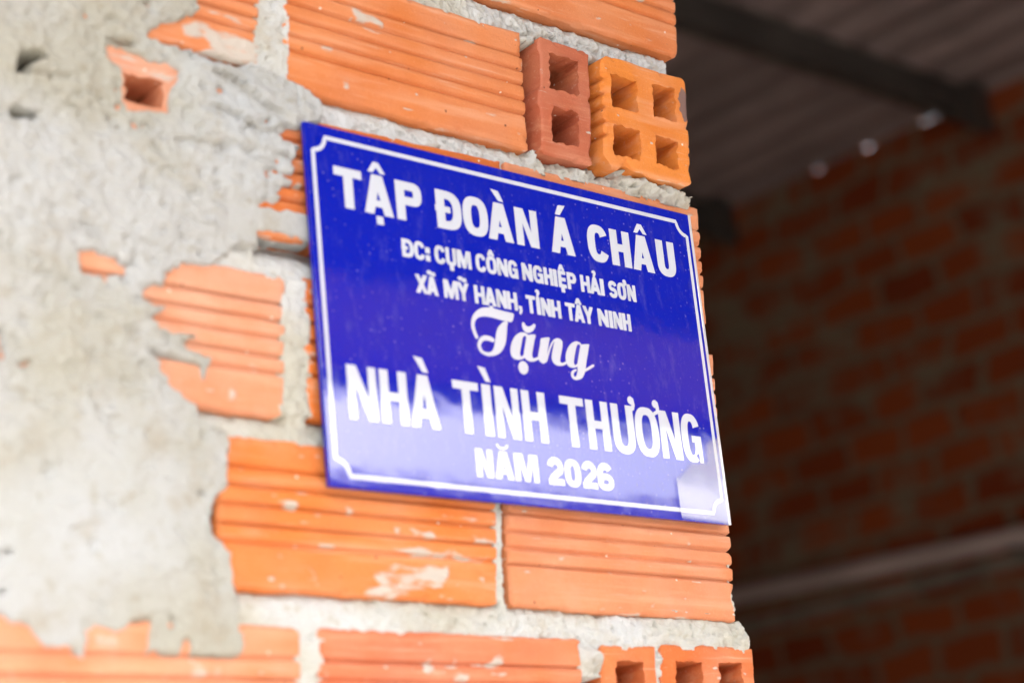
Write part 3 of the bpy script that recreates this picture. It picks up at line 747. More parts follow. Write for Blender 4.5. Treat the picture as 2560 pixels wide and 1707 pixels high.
# ---- mortar
xs = lines((-225, -70, 4), (-70, 110, 1.2), (110, 322, 0.8))
zs = lines((-1010, -360, 4), (-360, -250, 0.85), (-250, 0, 1.2), (0, 125, 0.8), (125, 700, 4))[::-1]
GX, GZ = np.meshgrid(xs, zs)
wx = GX + fbm(GX, GZ, 14, 3, 91) * 1.6
wz = GZ + fbm(GX, GZ, 14, 3, 92) * 1.6
sdm = np.full(GX.shape, 1e9)
dup = np.full(GX.shape, 1e9)              # distance below the brick above
for qd in QUADS:
    x_lo = min(p[0] for p in qd) - 40
    x_hi = max(p[0] for p in qd) + 40
    z_lo = min(p[1] for p in qd) - 60
    z_hi = max(p[1] for p in qd) + 60
    m = (GX > x_lo) & (GX < x_hi) & (GZ > z_lo) & (GZ < z_hi)
    s = sd_quad(wx[m], wz[m], qd)
    sdm[m] = np.minimum(sdm[m], s)
    tt = (GX[m] - qd[3][0]) / (qd[2][0] - qd[3][0])
    zb_ = qd[3][1] + (qd[2][1] - qd[3][1]) * tt
    du_ = np.where((tt > -.01) & (tt < 1.01) & (GZ[m] < zb_ + 3), np.maximum(zb_ - GZ[m], 0), 1e9)
    dup[m] = np.minimum(dup[m], du_)
r0 = np.full(GX.shape, 5.0)
r0 = np.where((GZ > 95) & (GZ < 121) & (GX > 60), 10.0, r0)
r0 = np.where((GZ > -90) & (GZ < -60) & (GX < 40), 15.0, r0)
r0 = np.where((GZ > -272) & (GZ < -250), 4.0, r0)
base = np.full(GX.shape, -1.5)
hm = base - r0 * np.where(r0 > 12, np.exp(-(dup / 9.0) ** 2), np.exp(-dup / 5.0))
# open-faced vertical joints
vj = lambda x0, x1, z0, z1: (GX > x0) & (GX < x1) & (GZ > z0) & (GZ < z1)
xj = GX - 0.075 * (GZ - 50)
hm = np.where(vj(-30, 5, 22, 110), 0.5, hm)
hm = np.where(vj(-26, 0, -163, -88), 0.3 + 1.2 * fbm(GX * 0, GZ, 12, 2, 3), hm)
hm = np.where(vj(-30, 0, -360, -276), -0.5, hm)
hm = np.where(vj(108, 132, -253, -180), np.where(GX - .09 * (GZ + 254) < 117.5, -0.8, -13), hm)
hm = np.where(vj(164, 190, -360, -292), -16, hm)
hm = np.where(vj(164, 186, 22, 94), -18, hm)
hm = np.where(vj(212, 240, 20, 94), -18, hm)
# soften those steps
lump = [(248, 15, 8, 4), (262, 17, 9, 9), (274, 16, 8, 9), (286, 15, 8, 8), (298, 14, 7, 7), (306, 12, 4, 5), (200, 15, 7, 3),
        (178, 15, 7, 3), (213, 14, 6, 5), (176, -280, 6, 6), (178, -284, 4, 5), (205, -266, 20, 2), (250, -265, 20, 3),
        (290, -266, 16, 3), (304, -268, 8, 3), (229, -281, 2.5, 5), (30, -262, 15, 1.5), (180, 96, 6, 3), (232, 97, 6, 3)]
ln = 1 + .45 * fbm(GX, GZ, 7, 3, 44)
for (lx, lz, lr, la) in lump:
    hm = hm + la * ln * np.exp(-((GX - lx) ** 2 + (GZ - lz) ** 2) / (lr * lr))
rough = np.where(GX > 60, 1.0, 0.6) + 0.7 * sstep(130, 190, GX) * sstep(130, 100, GZ) * sstep(-8, 2, GZ)
hm += rough * (fbm(GX, GZ, 16, 3, 61) * 1.9 + fbm(GX, GZ, 5.5, 3, 62) * 1.3 + np.abs(fbm(GX, GZ, 4, 2, 66)) * -1.6 + fbm(GX, GZ, 2.2, 3, 63) * 1.1)
# pock marks
pk = fbm(GX, GZ, 4.5, 2, 64)
hm -= rough * 2.6 * sstep(.42, .62, pk)
xr_ = np.interp(GZ, [-1010, -350, -272, -258, -200, -60, 6, 20, 97, 118, 700], [290, 302, 309, 302, 302, 304, 306, 305, 304, 310, 322])
xr_ = xr_ + fbm(GZ, GX * 0, 9, 3, 65) * 2.4
cx_ = GX < xr_
keepv = (sdm > -4) & cx_
for pg, dep in PITS:
    if dep > 20:
        keepv &= sdf_poly(GX, GZ, pg) < -3
keep = keepv[:-1, :-1] & keepv[1:, :-1] & keepv[:-1, 1:] & keepv[1:, 1:]
grid_slab('mortar', GX, YF - hm, GZ, keep, YB, MORTAR, wall)

# ---- rough cement render over the left side
xs = lines((-1000, -430, 12), (-430, -215, 5), (-215, 62, 1.25))
zs = lines((-1000, -345, 8), (-345, 125, 1.25), (125, 1000, 8))[::-1]
GX, GZ = np.meshgrid(xs, zs)
wx = GX + fbm(GX, GZ, 8, 3, 11) * 1.7 + fbm(GX, GZ, 3.2, 3, 15) * 1.4
wz = GZ + fbm(GX, GZ, 8, 3, 12) * 1.3 + fbm(GX, GZ, 3.2, 3, 16) * 1.2
sdp = sdf_poly(wx, wz, PLASTER)
for isl in PLASTER_ISLANDS:
    sdp = np.minimum(sdp, -sdf_poly(wx, wz, isl))
rz_ = sstep(-230, -120, GZ) * 0.75 + 0.25            # upper half is rougher
hp = 2.4 + 1.8 * sstep(0, 22, sdp)
hp += fbm(GX, GZ, 70, 3, 21) * 2.2
hp += rz_ * (fbm(GX, GZ * 2.2, 30, 3, 22) * 1.3 + fbm(GX, GZ, 8, 3, 23) * 1.1 + fbm(GX, GZ, 2.8, 2, 24) * 1.15)
hp -= rz_ * 2.0 * sstep(.40, .62, fbm(GX, GZ * 1.3, 5.5, 2, 25))
hp -= 1.6 * sstep(.50, .66, fbm(GX, GZ, 12, 2, 26))
# edge of the joint under the long brick leans back to the joint
for ln_, amp, wd in CRACKS:
    m = (GX > min(p[0] for p in ln_) - 25) & (GX < max(p[0] for p in ln_) + 25) & (GZ > min(p[1] for p in ln_) - 25) & (GZ < max(p[1] for p in ln_) + 25)
    X_, Z_ = wx[m], wz[m]
    d = seg_dist(X_, Z_, ln_, False)
    xx = [p[0] for p in ln_]
    zz_ = [p[1] for p in ln_]
    if xx[0] > xx[-1]:
        xx, zz_ = xx[::-1], zz_[::-1]
    zl = np.interp(X_, xx, zz_)
    above = Z_ > zl
    amp *= np.where(Z_ > -110, 0.8, 0.35)
    dh = np.where(above, amp * 0.75 * np.exp(-d / (wd * 2.2)), -amp * np.exp(-d / wd))
    hp[m] += dh
for pg, dep in PITS:
    s = sdf_poly(GX + .4 * (wx - GX), GZ + .4 * (wz - GZ), pg) + (1.1 if dep > 40 else 0)
    hp -= dep * sstep(-.6, 1.0, s)
flat = sstep(-58, -46, GX) * sstep(8, 2, GX) * sstep(-46, -54, GZ) * sstep(-76, -70, GZ)
hp = hp * (1 - flat) + flat * (1.2 + .3 * fbm(GX, GZ, 10, 2, 33))
hp = np.where(sdp < 4, -4.5 + (hp + 4.5) * sstep(-1.9, 1.1, sdp), hp)
keepv = (sdp > -3.2) & ~((GX > -107) & (GX < -80.5) & (GZ < 8.5) & (GZ > -11))
keep = keepv[:-1, :-1] | keepv[1:, :-1] | keepv[:-1, 1:] | keepv[1:, 1:]
keep &= (keepv[:-1, :-1] & keepv[1:, 1:])
grid_slab('cement_render', GX, YF - hp, GZ, keep, 20, RENDER, wall)

# ---- body of the wall behind and around
ROOF_Z = 1640.0
multi_box('wall_body', [((-2400, 120, -Z0 - 20), (296, 187, 1608)),
                        ((-2400, 10, -Z0 - 20), (-426, 119.5, 1608)),
                        ((-425.5, 10, -Z0 - 20), (296, 119.5, -1000)),
                        ((-425.5, 10, 700.5), (296, 119.5, 1608)),
                        ((-425.5, 10, -999.5), (-68, 119.5, -346)),
                        ((-425.5, 10, 261), (-68, 119.5, 700)),
                        ((-425.5, 16, -345), (-206, 119.5, 260))], CORE, wall)

# ------------------------------------------------------------------ the sign
sign = thing('house_sign', M(150, 1.5, -200), 'shiny blue name plate with white lettering and border on the bricks', 'sign')
BLUE = mat_sign('blue_acrylic', rgb(0.0005, 0.009, 0.37), 1.0)
WHITE = mat_sign('white_print', rgb(0.56, 0.60, 0.68), 0.4)
CLEAR = mat_sign('pale_edge', rgb(0.55, 0.55, 0.58), 0.6)
PAD = mat_plain('foam_tape', (0.5, 0.5, 0.48), 0.9)
pn = box('panel', (0, 0, -200), (297.6, 3.0, 0), BLUE, sign, 0.35)
box('edge_strip', (297.65, 0.1, -200), (300, 2.9, 0), CLEAR, sign, 0.3)
for px_, pz_ in ((20, -30), (255, -30), (20, -180), (255, -180), (138, -110)):
    box('adhesive_pad', (px_, 3.02, pz_), (px_ + 24, 5.6, pz_ + 18), PAD, sign)


def smooth_loop(pts, sub=3):
    n = len(pts)
    out = []
    for i in range(n):
        p0, p1, p2, p3 = [np.array(pts[(i + k) % n], float) for k in (-1, 0, 1, 2)]
        # keep real corners
        for s in range(sub):
            t = s / sub
            out.append(tuple(0.5 * ((2 * p1) + (-p0 + p2) * t + (2 * p0 - 5 * p1 + 4 * p2 - p3) * t * t + (-p0 + 3 * p1 - 3 * p2 + p3) * t ** 3)))
    return out


def print_mesh(name, shapes, mat, parent, y0=-0.08, step=-0.005):
    V, F = [], []
    for k, sh in enumerate(shapes):
        y = y0 + step * (k % 9)
        loops = [[Vector((p[0], p[1], 0)) for p in lp] for lp in sh]
        flat = [p for lp in loops for p in lp]
        tris = tessellate_polygon(loops)
        n = len(V)
        V += [(p.x, y, p.y) for p in flat]
        for t in tris:
            a, b, c = [flat[i] for i in t]
            area = (b.x - a.x) * (c.y - a.y) - (b.y - a.y) * (c.x - a.x)
            t = tuple(n + i for i in t)
            F.append(t if area > 0 else t[::-1])
    return mesh_np(name, V, F, mat, parent, False)


def stroke(path, w, closed=False, cap=False):
    P = [np.array(p, float) for p in path]
    n = len(P)
    L, Rr_ = [], []
    for i in range(n):
        a = P[i - 1] if (closed or i > 0) else P[i]
        b = P[(i + 1) % n] if (closed or i < n - 1) else P[i]
        t = b - a
        t = t / (np.hypot(*t) + 1e-9)
        nn = np.array([-t[1], t[0]])
        ww = w[i] if hasattr(w, '__len__') else w
        L.append(tuple(P[i] + nn * ww / 2))
        Rr_.append(tuple(P[i] - nn * ww / 2))
    if closed:
        return [L, Rr_]
    return [L + Rr_[::-1]]


def sup(cx, cz, rx, rz, a0, a1, n=40, e=2.5):
    out = []
    for i in range(n + 1):
        a = math.radians(a0 + (a1 - a0) * i / n)
        c, s = math.cos(a), math.sin(a)
        out.append((cx + rx * math.copysign(abs(c) ** (2 / e), c), cz + rz * math.copysign(abs(s) ** (2 / e), s)))
    return out


def glyph(ch, x0, x1, zt, zb, s):
    """condensed bold grotesque; returns shapes, each [outer, hole, ...]"""
    w, H = x1 - x0, zt - zb
    t = s * 0.80
    xm = (x0 + x1) / 2
    zm = (zt + zb) / 2
    rect = lambda a, b, c, d: [[(a, d), (b, d), (b, c), (a, c)]]
    if ch == 'T':
        return [[[(x0, zt), (x1, zt), (x1, zt - t), (xm + s / 2, zt - t), (xm + s / 2, zb), (xm - s / 2, zb), (xm - s / 2, zt - t), (x0, zt - t)]]]
    if ch == 'I':
        return [rect(x0, x1, zb, zt)]
    if ch == 'H':
        return [[[(x0, zb), (x0, zt), (x0 + s, zt), (x0 + s, zm + t * .55), (x1 - s, zm + t * .55), (x1 - s, zt), (x1, zt), (x1, zb), (x1 - s, zb), (x1 - s, zm - t * .45), (x0 + s, zm - t * .45), (x0 + s, zb)]]]
    if ch == 'N':
        q_ = s * .90
        return [[[(x0, zb), (x0, zt), (x0 + 1.08 * s, zt), (x1 - q_, zb + .40 * H), (x1 - q_, zt), (x1, zt), (x1, zb), (x1 - 1.08 * s, zb), (x0 + q_, zt - .40 * H), (x0 + q_, zb)]]]
    if ch == 'M':
        q_ = s * .88
        return [[[(x0, zb), (x0, zt), (x0 + 1.45 * s, zt), (xm, zb + .34 * H), (x1 - 1.45 * s, zt), (x1, zt), (x1, zb), (x1 - q_, zb), (x1 - q_, zt - .36 * H), (xm + .42 * s, zb), (xm - .42 * s, zb), (x0 + q_, zt - .36 * H), (x0 + q_, zb)]]]
    if ch == 'A':
        lg = 1.02 * s / w
        sl = .5 - .60 * s / w
        f = lambda tt: x0 + w * (lg + sl * tt)
        g_ = lambda tt: x1 - w * (lg + sl * tt)
        ta = (.5 - lg) / sl
        ta = min(ta, .80)
        return [[[(x0, zb), (x0 + w * sl, zt), (x1 - w * sl, zt), (x1, zb), (x1 - w * lg, zb), (g_(.19), zb + .19 * H), (f(.19), zb + .19 * H), (x0 + w * lg, zb)],
                 [(f(.36), zb + .36 * H), (g_(.36), zb + .36 * H), (max(xm, g_(ta)), zb + ta * H), (min(xm, f(ta)) - .01, zb + ta * H)]]]
    if ch == 'P':
        bh = .60 * H
        r = min(w * .52, bh / 2)
        zc = zt - bh
        out = [(x0, zb), (x0, zt)] + sup(x1 - r, zt - bh / 2, r, bh / 2, 90, -90, 20, 2.6) + [(x0 + s, zc), (x0 + s, zb)]
        ri = max(r - s * .95, .2)
        hole = [(x0 + s, zt - t)] + sup(x1 - s * .95 - ri, zt - bh / 2, ri, bh / 2 - t, 90, -90, 14, 2.6) + [(x0 + s, zc + t)]
        return [[out, hole]]
    if ch in 'DĐ':
        r = w * .62
        out = [(x0, zb), (x0, zt)] + sup(x1 - r, zm, r, H / 2, 90, -90, 24, 2.7)
        ri = max(r - s, .2)
        hole = [(x0 + s, zt - t)] + sup(x1 - s - ri, zm, ri, H / 2 - t, 90, -90, 18, 2.7) + [(x0 + s, zb + t)]
        res = [[out, hole]]
        if ch == 'Đ':
            res.append(rect(x0 - .045 * w, x0 + s + .22 * w, zm - t * .32, zm + t * .42))
        return res
    if ch in 'O0':
        return [[sup(xm, zm, w / 2, H / 2 + .015 * H, 0, 360, 44, 2.55)[:-1], sup(xm, zm, w / 2 - s, H / 2 + .015 * H - t, 0, 360, 36, 2.7)[:-1]]]
    if ch in 'CG':
        o_ = .015 * H
        a0 = 27
        a1 = 333 if ch == 'C' else 300
        O_ = sup(xm, zm, w / 2, H / 2 + o_, a0, a1, 40, 2.5)
        I_ = sup(xm, zm, w / 2 - s, H / 2 + o_ - t, a0 + 4, a1 - (4 if ch == 'C' else 0), 36, 2.7)
        O_ = [(x, min(z, zt + o_)) for x, z in O_]
        res = [[O_ + I_[::-1]]]
        if ch == 'G':
            res.append(rect(xm + .02 * w, x1, zm - t * .55, zm + t * .35))
            res.append(rect(x1 - .55 * s, x1, zb - .01 * H, zm))
            res.append([[(x1 - s, zm), (x1 - .2 * s, zm), (x1 - .5 * s, zb + .2 * H), (x1 - 1.2 * s, zb + .12 * H), (x1 - s, zb + .3 * H)]])
        return res
    if ch == 'U':
        rr = H * .34
        o_ = .015 * H
        out = [(x0, zt), (x0, zb + rr)] + sup(xm, zb + rr, w / 2, rr + o_, 180, 360, 24, 2.4)[1:-1] + [(x1, zb + rr), (x1, zt), (x1 - s, zt), (x1 - s, zb + rr)]
        out += sup(xm, zb + rr, w / 2 - s, rr + o_ - t, 360, 180, 18, 2.6)[1:-1] + [(x0 + s, zb + rr), (x0 + s, zt)]
        return [[out]]
    if ch == 'E':
        return [[[(x0, zb), (x0, zt), (x1, zt), (x1, zt - t), (x0 + s, zt - t), (x0 + s, zm + t * .5), (x1 - .06 * w, zm + t * .5), (x1 - .06 * w, zm - t * .5), (x0 + s, zm - t * .5), (x0 + s, zb + t), (x1, zb + t), (x1, zb)]]]
    if ch == 'X':
        q_ = 1.12 * s
        return [[[(x0, zt), (x0 + q_, zt), (x1, zb), (x1 - q_, zb)]], [[(x1 - q_, zt), (x1, zt), (x0 + q_, zb), (x0, zb)]]]
    if ch == 'Y':
        q_ = 1.08 * s
        return [[[(x0, zt), (x0 + q_, zt), (xm, zm + .10 * H), (x1 - q_, zt), (x1, zt), (xm + s / 2, zm - .10 * H), (xm + s / 2, zb), (xm - s / 2, zb), (xm - s / 2, zm - .10 * H)]]]
    if ch == 'S':
        r = H / 4 - t / 4
        p = sup(xm, zt - t / 2 - r, w / 2 - s / 2, r, 18, 255, 18, 2.2) + sup(xm, zb + t / 2 + r, w / 2 - s / 2, r, 80, -162, 18, 2.2)
        return [stroke(p, s * .93)]
    if ch == '2':
        r = w / 2 - s * .46
        p = sup(xm, zt - r - t * .46, r, r, 172, -22, 16, 2.1)
        p += [(xm + .10 * w, zm - .06 * H), (x0 + .27 * w, zb + .24 * H), (x0 + s * .52, zb + .01 * H)]
        return [stroke(p, s * .92), rect(x0 + .02 * w, x1, zb, zb + t)]
    if ch == '6':
        rz = H * .31
        ring = [sup(xm, zb + rz, w / 2, rz + .01 * H, 0, 360, 36, 2.3)[:-1], sup(xm, zb + rz, w / 2 - s * .9, rz - t * .95, 0, 360, 28, 2.3)[:-1]]
        p = sup(xm, zm, w / 2 - s * .46, H / 2 - t * .46, 38, 215, 26, 2.4)
        return [ring, stroke(p, s * .92)]
    if ch == ':':
        return [rect(x0, x1, zb, zb + .27 * H), rect(x0, x1, zb + .47 * H, zb + .74 * H)]
    if ch == ',':
        return [[[(x0, zb + .24 * H), (x1, zb + .24 * H), (x1, zb - .02 * H), (x0 + .35 * w, zb - .20 * H), (x0 + .1 * w, zb - .13 * H), (x0 + .45 * w, zb)]]]
    return []


def accent(kind, x0, x1, zt, zb, s):
    H = zt - zb
    w = max(x1 - x0, .62 * H)
    xm = (x0 + x1) / 2
    b = zt + .055 * H
    if kind == '^':
        a = min(.31 * w, .34 * H)
        hh = .27 * H
        return [[[(xm - a, b), (xm - a * .30, b + hh), (xm + a * .30, b + hh), (xm + a, b), (xm + a * .42, b), (xm, b + hh * .48), (xm - a * .42, b)]]]
    if kind == '`':
        return [[[(xm - .26 * w, b + .29 * H), (xm + .04 * w, b + .27 * H), (xm + .22 * w, b), (xm + .02 * w, b)]]]
    if kind == "'":
        return [[[(xm + .26 * w, b + .29 * H), (xm - .04 * w, b + .27 * H), (xm - .20 * w, b), (xm, b)]]]
    if kind == '.':
        q_ = s * .38
        return [[[(xm - q_, zb - .04 * H), (xm + q_, zb - .04 * H), (xm + q_, zb - .04 * H - 2 * q_), (xm - q_, zb - .04 * H - 2 * q_)]]]
    if kind == '~':
        a = .34 * w
        p = [(xm - a + 2 * a * i / 14, b + .12 * H + .045 * H * math.sin(i / 14 * 2 * math.pi)) for i in range(15)]
        return [stroke(p, .125 * H)]
    if kind == '?':
        r = .085 * H
        p = sup(xm, b + .20 * H, r, r, 165, -60, 12, 2) + [(xm, b + .04 * H), (xm - .01, b - .01 * H)]
        return [stroke(p, .075 * H)]
    if kind == 'u':
        a = .27 * w
        p = sup(xm, b + .20 * H, a, .15 * H, 180, 360, 14, 2)
        return [stroke(p, .095 * H)]
    if kind == '+':                        # horn
        hx = x1 + .02 * w
        p = [(x1 - .42 * s, zt - .10 * H), (hx + .02 * w, zt - .045 * H), (hx + .15 * s, zt + .03 * H), (hx + .02 * s, zt + .13 * H), (hx - .25 * s, zt + .16 * H)]
        return [stroke(p, [.07 * H, .085 * H, .10 * H, .12 * H, .11 * H]), [sup(hx - .15 * s, zt + .115 * H, .42 * s, .085 * H, 0, 360, 16, 2)[:-1]]]
    return []


def text_line(items, zt, zb, s, outline=0.0):
    sh = []
    for it in items:
        ch, x0, x1 = it[:3]
        acc = it[3] if len(it) > 3 else ''
        ss_ = s
        if ch == 'I':
            ss_ = x1 - x0
        o_ = outline / 2
        g_ = glyph(ch, x0 + o_, x1 - o_, zt - o_, zb + o_, ss_ - outline)
        for a in acc:
            g_ = g_ + accent(a, x0 + o_, x1 - o_, zt, zb, s)
        if outline:
            for shp in list(g_):
                for lp in shp:
                    dense = []
                    n = len(lp)
                    for i in range(n):
                        a_, b_ = lp[i], lp[(i + 1) % n]
                        dense.append(a_)
                    ring = []
                    for i in range(n):                     # rounded outline: a capsule along every edge
                        a_, b_ = lp[i], lp[(i + 1) % n]
                        L = math.hypot(b_[0] - a_[0], b_[1] - a_[1])
                        if L < 1e-4:
                            continue
                        an = math.degrees(math.atan2(b_[1] - a_[1], b_[0] - a_[0]))
                        cap = sup(a_[0], a_[1], o_, o_, an + 90, an + 270, 6, 2) + sup(b_[0], b_[1], o_, o_, an - 90, an + 90, 6, 2)
                        g_.append([cap])
        sh += g_
    return sh


L1 = [('T', 17.4, 36.2), ('A', 36.9, 56.8, '^.'), ('P', 59.2, 77.6), ('Đ', 87.8, 106.2), ('O', 107.2, 126.0), ('A', 125.4, 144.6, '`'),
      ('N', 147.1, 164.6), ('A', 174.2, 193.3, "'"), ('C', 204.6, 222.0), ('H', 223.9, 240.7), ('A', 241.8, 260.5, '^'), ('U', 263.8, 280.0)]
L2 = [('Đ', 60.4, 68.7), ('C', 68.9, 76.6), (':', 76.9, 80.2), ('C', 83.4, 91.3), ('U', 91.5, 99.2, '.'), ('M', 99.6, 110.0), ('C', 113.3, 121.1), ('O', 121.2, 129.2, '^'),
      ('N', 129.4, 137.4), ('G', 137.6, 145.1), ('N', 148.3, 156.4), ('G', 156.8, 164.8), ('H', 165.4, 172.6), ('I', 172.9, 175.9), ('E', 176.7, 183.0, '^.'), ('P', 183.9, 191.2),
      ('H', 194.7, 202.4), ('A', 202.2, 210.8, '?'), ('I', 210.8, 214.0), ('S', 217.8, 225.0), ('O', 225.2, 232.6, '+'), ('N', 233.5, 240.8)]
L3 = [('X', 68.0, 76.3), ('A', 75.6, 83.7, '~'), ('M', 87.8, 98.3), ('Y', 97.8, 106.1, '~'), ('H', 110.0, 117.8), ('A', 117.6, 125.9, '.'), ('N', 126.3, 134.2), ('H', 134.4, 142.2),
      (',', 142.6, 145.5), ('T', 148.9, 156.3), ('I', 156.9, 160.0, '?'), ('N', 160.6, 168.2), ('H', 168.4, 176.1), ('T', 179.7, 187.6), ('A', 186.6, 194.8, '^'), ('Y', 194.0, 202.3),
      ('N', 206.0, 214.6), ('I', 215.2, 218.2), ('N', 218.8, 226.2), ('H', 226.5, 233.4)]
L5 = [('N', 15.8, 34.9), ('H', 37.2, 55.4), ('A', 56.6, 76.9, '`'), ('T', 87.4, 105.8), ('I', 108.3, 114.8, '`'), ('N', 117.4, 135.0), ('H', 137.4, 155.3), ('T', 166.7, 185.3),
      ('H', 187.1, 204.8), ('U', 207.4, 225.4, '+'), ('O', 226.2, 245.9, '+'), ('N', 247.2, 264.7), ('G', 265.4, 282.3)]
L6 = [('N', 99.3, 111.6), ('A', 112.5, 126.3, 'u'), ('M', 127.2, 144.9), ('2', 151.9, 164.1), ('0', 164.9, 177.4), ('2', 178.3, 190.0), ('6', 190.5, 203.3)]
print_mesh('text_line', text_line(L1, -22.1, -45.3, 6.25), WHITE, sign)['label'] = 'large top line of white capitals'
print_mesh('text_line', text_line(L2, -56.3, -66.9, 2.65, 0.9), WHITE, sign)['label'] = 'first small address line'
print_mesh('text_line', text_line(L3, -75.7, -86.5, 2.65, 0.9), WHITE, sign)['label'] = 'second small address line'
print_mesh('text_line', [[smooth_loop(lp) for lp in sh] for sh in SCRIPT.values()], WHITE, sign)['label'] = 'white word in flowing script'
print_mesh('text_line', text_line(L5, -133.6, -163.1, 5.9), WHITE, sign)['label'] = 'largest lower line of white capitals'
print_mesh('text_line', text_line(L6, -171.0, -186.7, 4.5), WHITE, sign)['label'] = 'bottom line of white letters and year'

# clear protective film that has come loose at the lower right corner
FM = NT('loose_film')
fd = FM.n('ShaderNodeBsdfDiffuse')
fd.inputs[0].default_value = rgb(0.70, 0.73, 0.74)
fgl = FM.n('ShaderNodeBsdfGlossy')
fgl.inputs['Roughness'].default_value = 0.06
ftr = FM.n('ShaderNodeBsdfTransparent')
m1 = FM.n('ShaderNodeMixShader')
m1.inputs[0].default_value = 0.085
m2 = FM.n('ShaderNodeMixShader')
m2.inputs[0].default_value = 0.37
fat = FM.n('ShaderNodeAttribute', attribute_name='cloud').outputs['Fac']
FM.l(FM.math('MULTIPLY', fat, 0.27), m2.inputs[0])
FM.l(FM.math('MULTIPLY', fat, 0.075), m1.inputs[0])
FM.l(ftr.outputs[0], m2.inputs[1])
FM.l(fd.outputs[0], m2.inputs[2])
FM.l(m2.outputs[0], m1.inputs[1])
FM.l(fgl.outputs[0], m1.inputs[2])
FM.l(m1.outputs[0], FM.t.nodes['Material Output'].inputs['Surface'])
fx = np.linspace(255, 300.4, 110)
fz = np.linspace(-140, -200.6, 140)
FX, FZ = np.meshgrid(fx, fz)
fsd = sdf_poly(FX, FZ, smooth_loop(FILM, 4))
fk = (fsd > -.4) & (FX < 297.4)
fk = fk[:-1, :-1] & fk[1:, :-1] & fk[:-1, 1:] & fk[1:, 1:]
FY = -0.45 - 1.2 * np.clip((-140 - FZ) / 60, 0, 1) - 0.12 * fbm(FX, FZ, 22, 2, 5)
idx_ = np.arange(FX.size).reshape(FX.shape)
Ff = np.stack([idx_[:-1, :-1][fk], idx_[1:, :-1][fk], idx_[1:, 1:][fk], idx_[:-1, 1:][fk]], 1)
us_ = np.unique(Ff)
rm_ = np.full(FX.size, -1)
rm_[us_] = np.arange(len(us_))
fo = mesh_np('loose_film', np.stack([FX.ravel(), FY.ravel(), FZ.ravel()], 1)[us_], rm_[Ff], FM.m, sign, True, {'cloud': sstep(-.4, 4.0, fsd).ravel()[us_]})
fo['label'] = 'cloudy clear film lifting at the corner'

# border with scooped corners
bl, br_, bt, bb = 5.3, 293.3, -7.4, -193.2
rc = 8.4
path = []
path += sup(bl - .6, bt + .6, rc, rc, -90, 0, 10, 2)
path += sup(br_ + .6, bt + .6, rc, rc, 180, 270, 10, 2)
path += sup(br_ + .6, bb - .6, rc, rc, 90, 180, 10, 2)
path += sup(bl - .6, bb - .6, rc, rc, 0, 90, 10, 2)
# small square shoulders where straight lines meet the scoops
print_mesh('border_line', [stroke(path, 2.5, closed=True)], WHITE, sign)

# ------------------------------------------------------------------ house interior
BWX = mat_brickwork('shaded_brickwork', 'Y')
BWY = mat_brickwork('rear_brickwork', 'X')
SHEET = mat_plain('brown_roof_sheet', (0.30, 0.225, 0.215), 0.55, 0.4, 0.2, 2.0)
STEEL = mat_plain('dark_steel', (0.06, 0.055, 0.05), 0.5, 0.5, 0.3, 5)
XW = 3700.0
sw = thing('interior_wall', M(XW + 50, 2500, -Z0), 'dim red brick side wall inside the house under the roof', 'wall')
# top edge of the wall has two small notches that let daylight through under the roof
YN = [(1990, 2085, 22.3), (2257, 2283, 24.3), (2440, 2464, 21.6)]
segs = []
yy = 188.0
segs.append(((XW, 188, -Z0 - 20), (XW + 110, 5200, 1600)))
for a, b, hh in YN:
    segs.append(((XW, yy, 1600.3), (XW + 12, a, 1675)))
    segs.append(((XW, a, 1600.3), (XW + 12, b, 1640 - hh)))
    yy = b
segs.append(((XW, yy, 1600.3), (XW + 12, 5200, 1675)))
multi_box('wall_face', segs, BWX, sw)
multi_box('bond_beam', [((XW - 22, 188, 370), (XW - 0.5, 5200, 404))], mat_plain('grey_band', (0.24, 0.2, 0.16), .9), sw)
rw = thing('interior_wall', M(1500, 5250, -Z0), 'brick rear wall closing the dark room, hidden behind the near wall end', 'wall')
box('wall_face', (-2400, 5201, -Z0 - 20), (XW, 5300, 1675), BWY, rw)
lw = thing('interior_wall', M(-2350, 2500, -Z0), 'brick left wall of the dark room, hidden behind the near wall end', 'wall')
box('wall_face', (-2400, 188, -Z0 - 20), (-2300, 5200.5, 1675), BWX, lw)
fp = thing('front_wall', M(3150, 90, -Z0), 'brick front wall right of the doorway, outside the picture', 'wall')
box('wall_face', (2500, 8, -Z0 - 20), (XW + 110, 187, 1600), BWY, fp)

PIPE = mat_plain('pale_pipe', (0.55, 0.44, 0.41), 0.5, 0.4, 0.15, 4)


def tube(name, a, b, r, mat, parent=None, n=20):
    a = np.array(a, float)
    b = np.array(b, float)
    d = b - a
    d /= np.linalg.norm(d)
    u = np.cross(d, [0, 0, 1.0])
    if np.linalg.norm(u) < 1e-3:
        u = np.array([1.0, 0, 0])
    u /= np.linalg.norm(u)
    v = np.cross(d, u)
    V = []
    for e in (a, b):
        for i in range(n):
            t = 2 * math.pi * i / n
            V.append(e + r * (math.cos(t) * u + math.sin(t) * v))
    V += [a, b]
    F = [(i, (i + 1) % n, n + (i + 1) % n, n + i) for i in range(n)]
    F += [(2 * n, (i + 1) % n, i, i) for i in range(n)] + [(2 * n + 1, n + i, n + (i + 1) % n, n + i) for i in range(n)]
    Fq = [f for f in F if len(set(f)) == 4]
    Ft = [tuple(dict.fromkeys(f)) for f in F if len(set(f)) == 3]
    me = bpy.data.meshes.new(name)
    org = Vector(parent.location) if parent else Vector((0, 0, 0))
    me.from_pydata([tuple(M(*p) - org) for p in V], [], Fq + Ft)
    me.polygons.foreach_set('use_smooth', [True] * len(Fq) + [False] * len(Ft))
    me.materials.append(mat)
    return add_obj(name, me, parent)


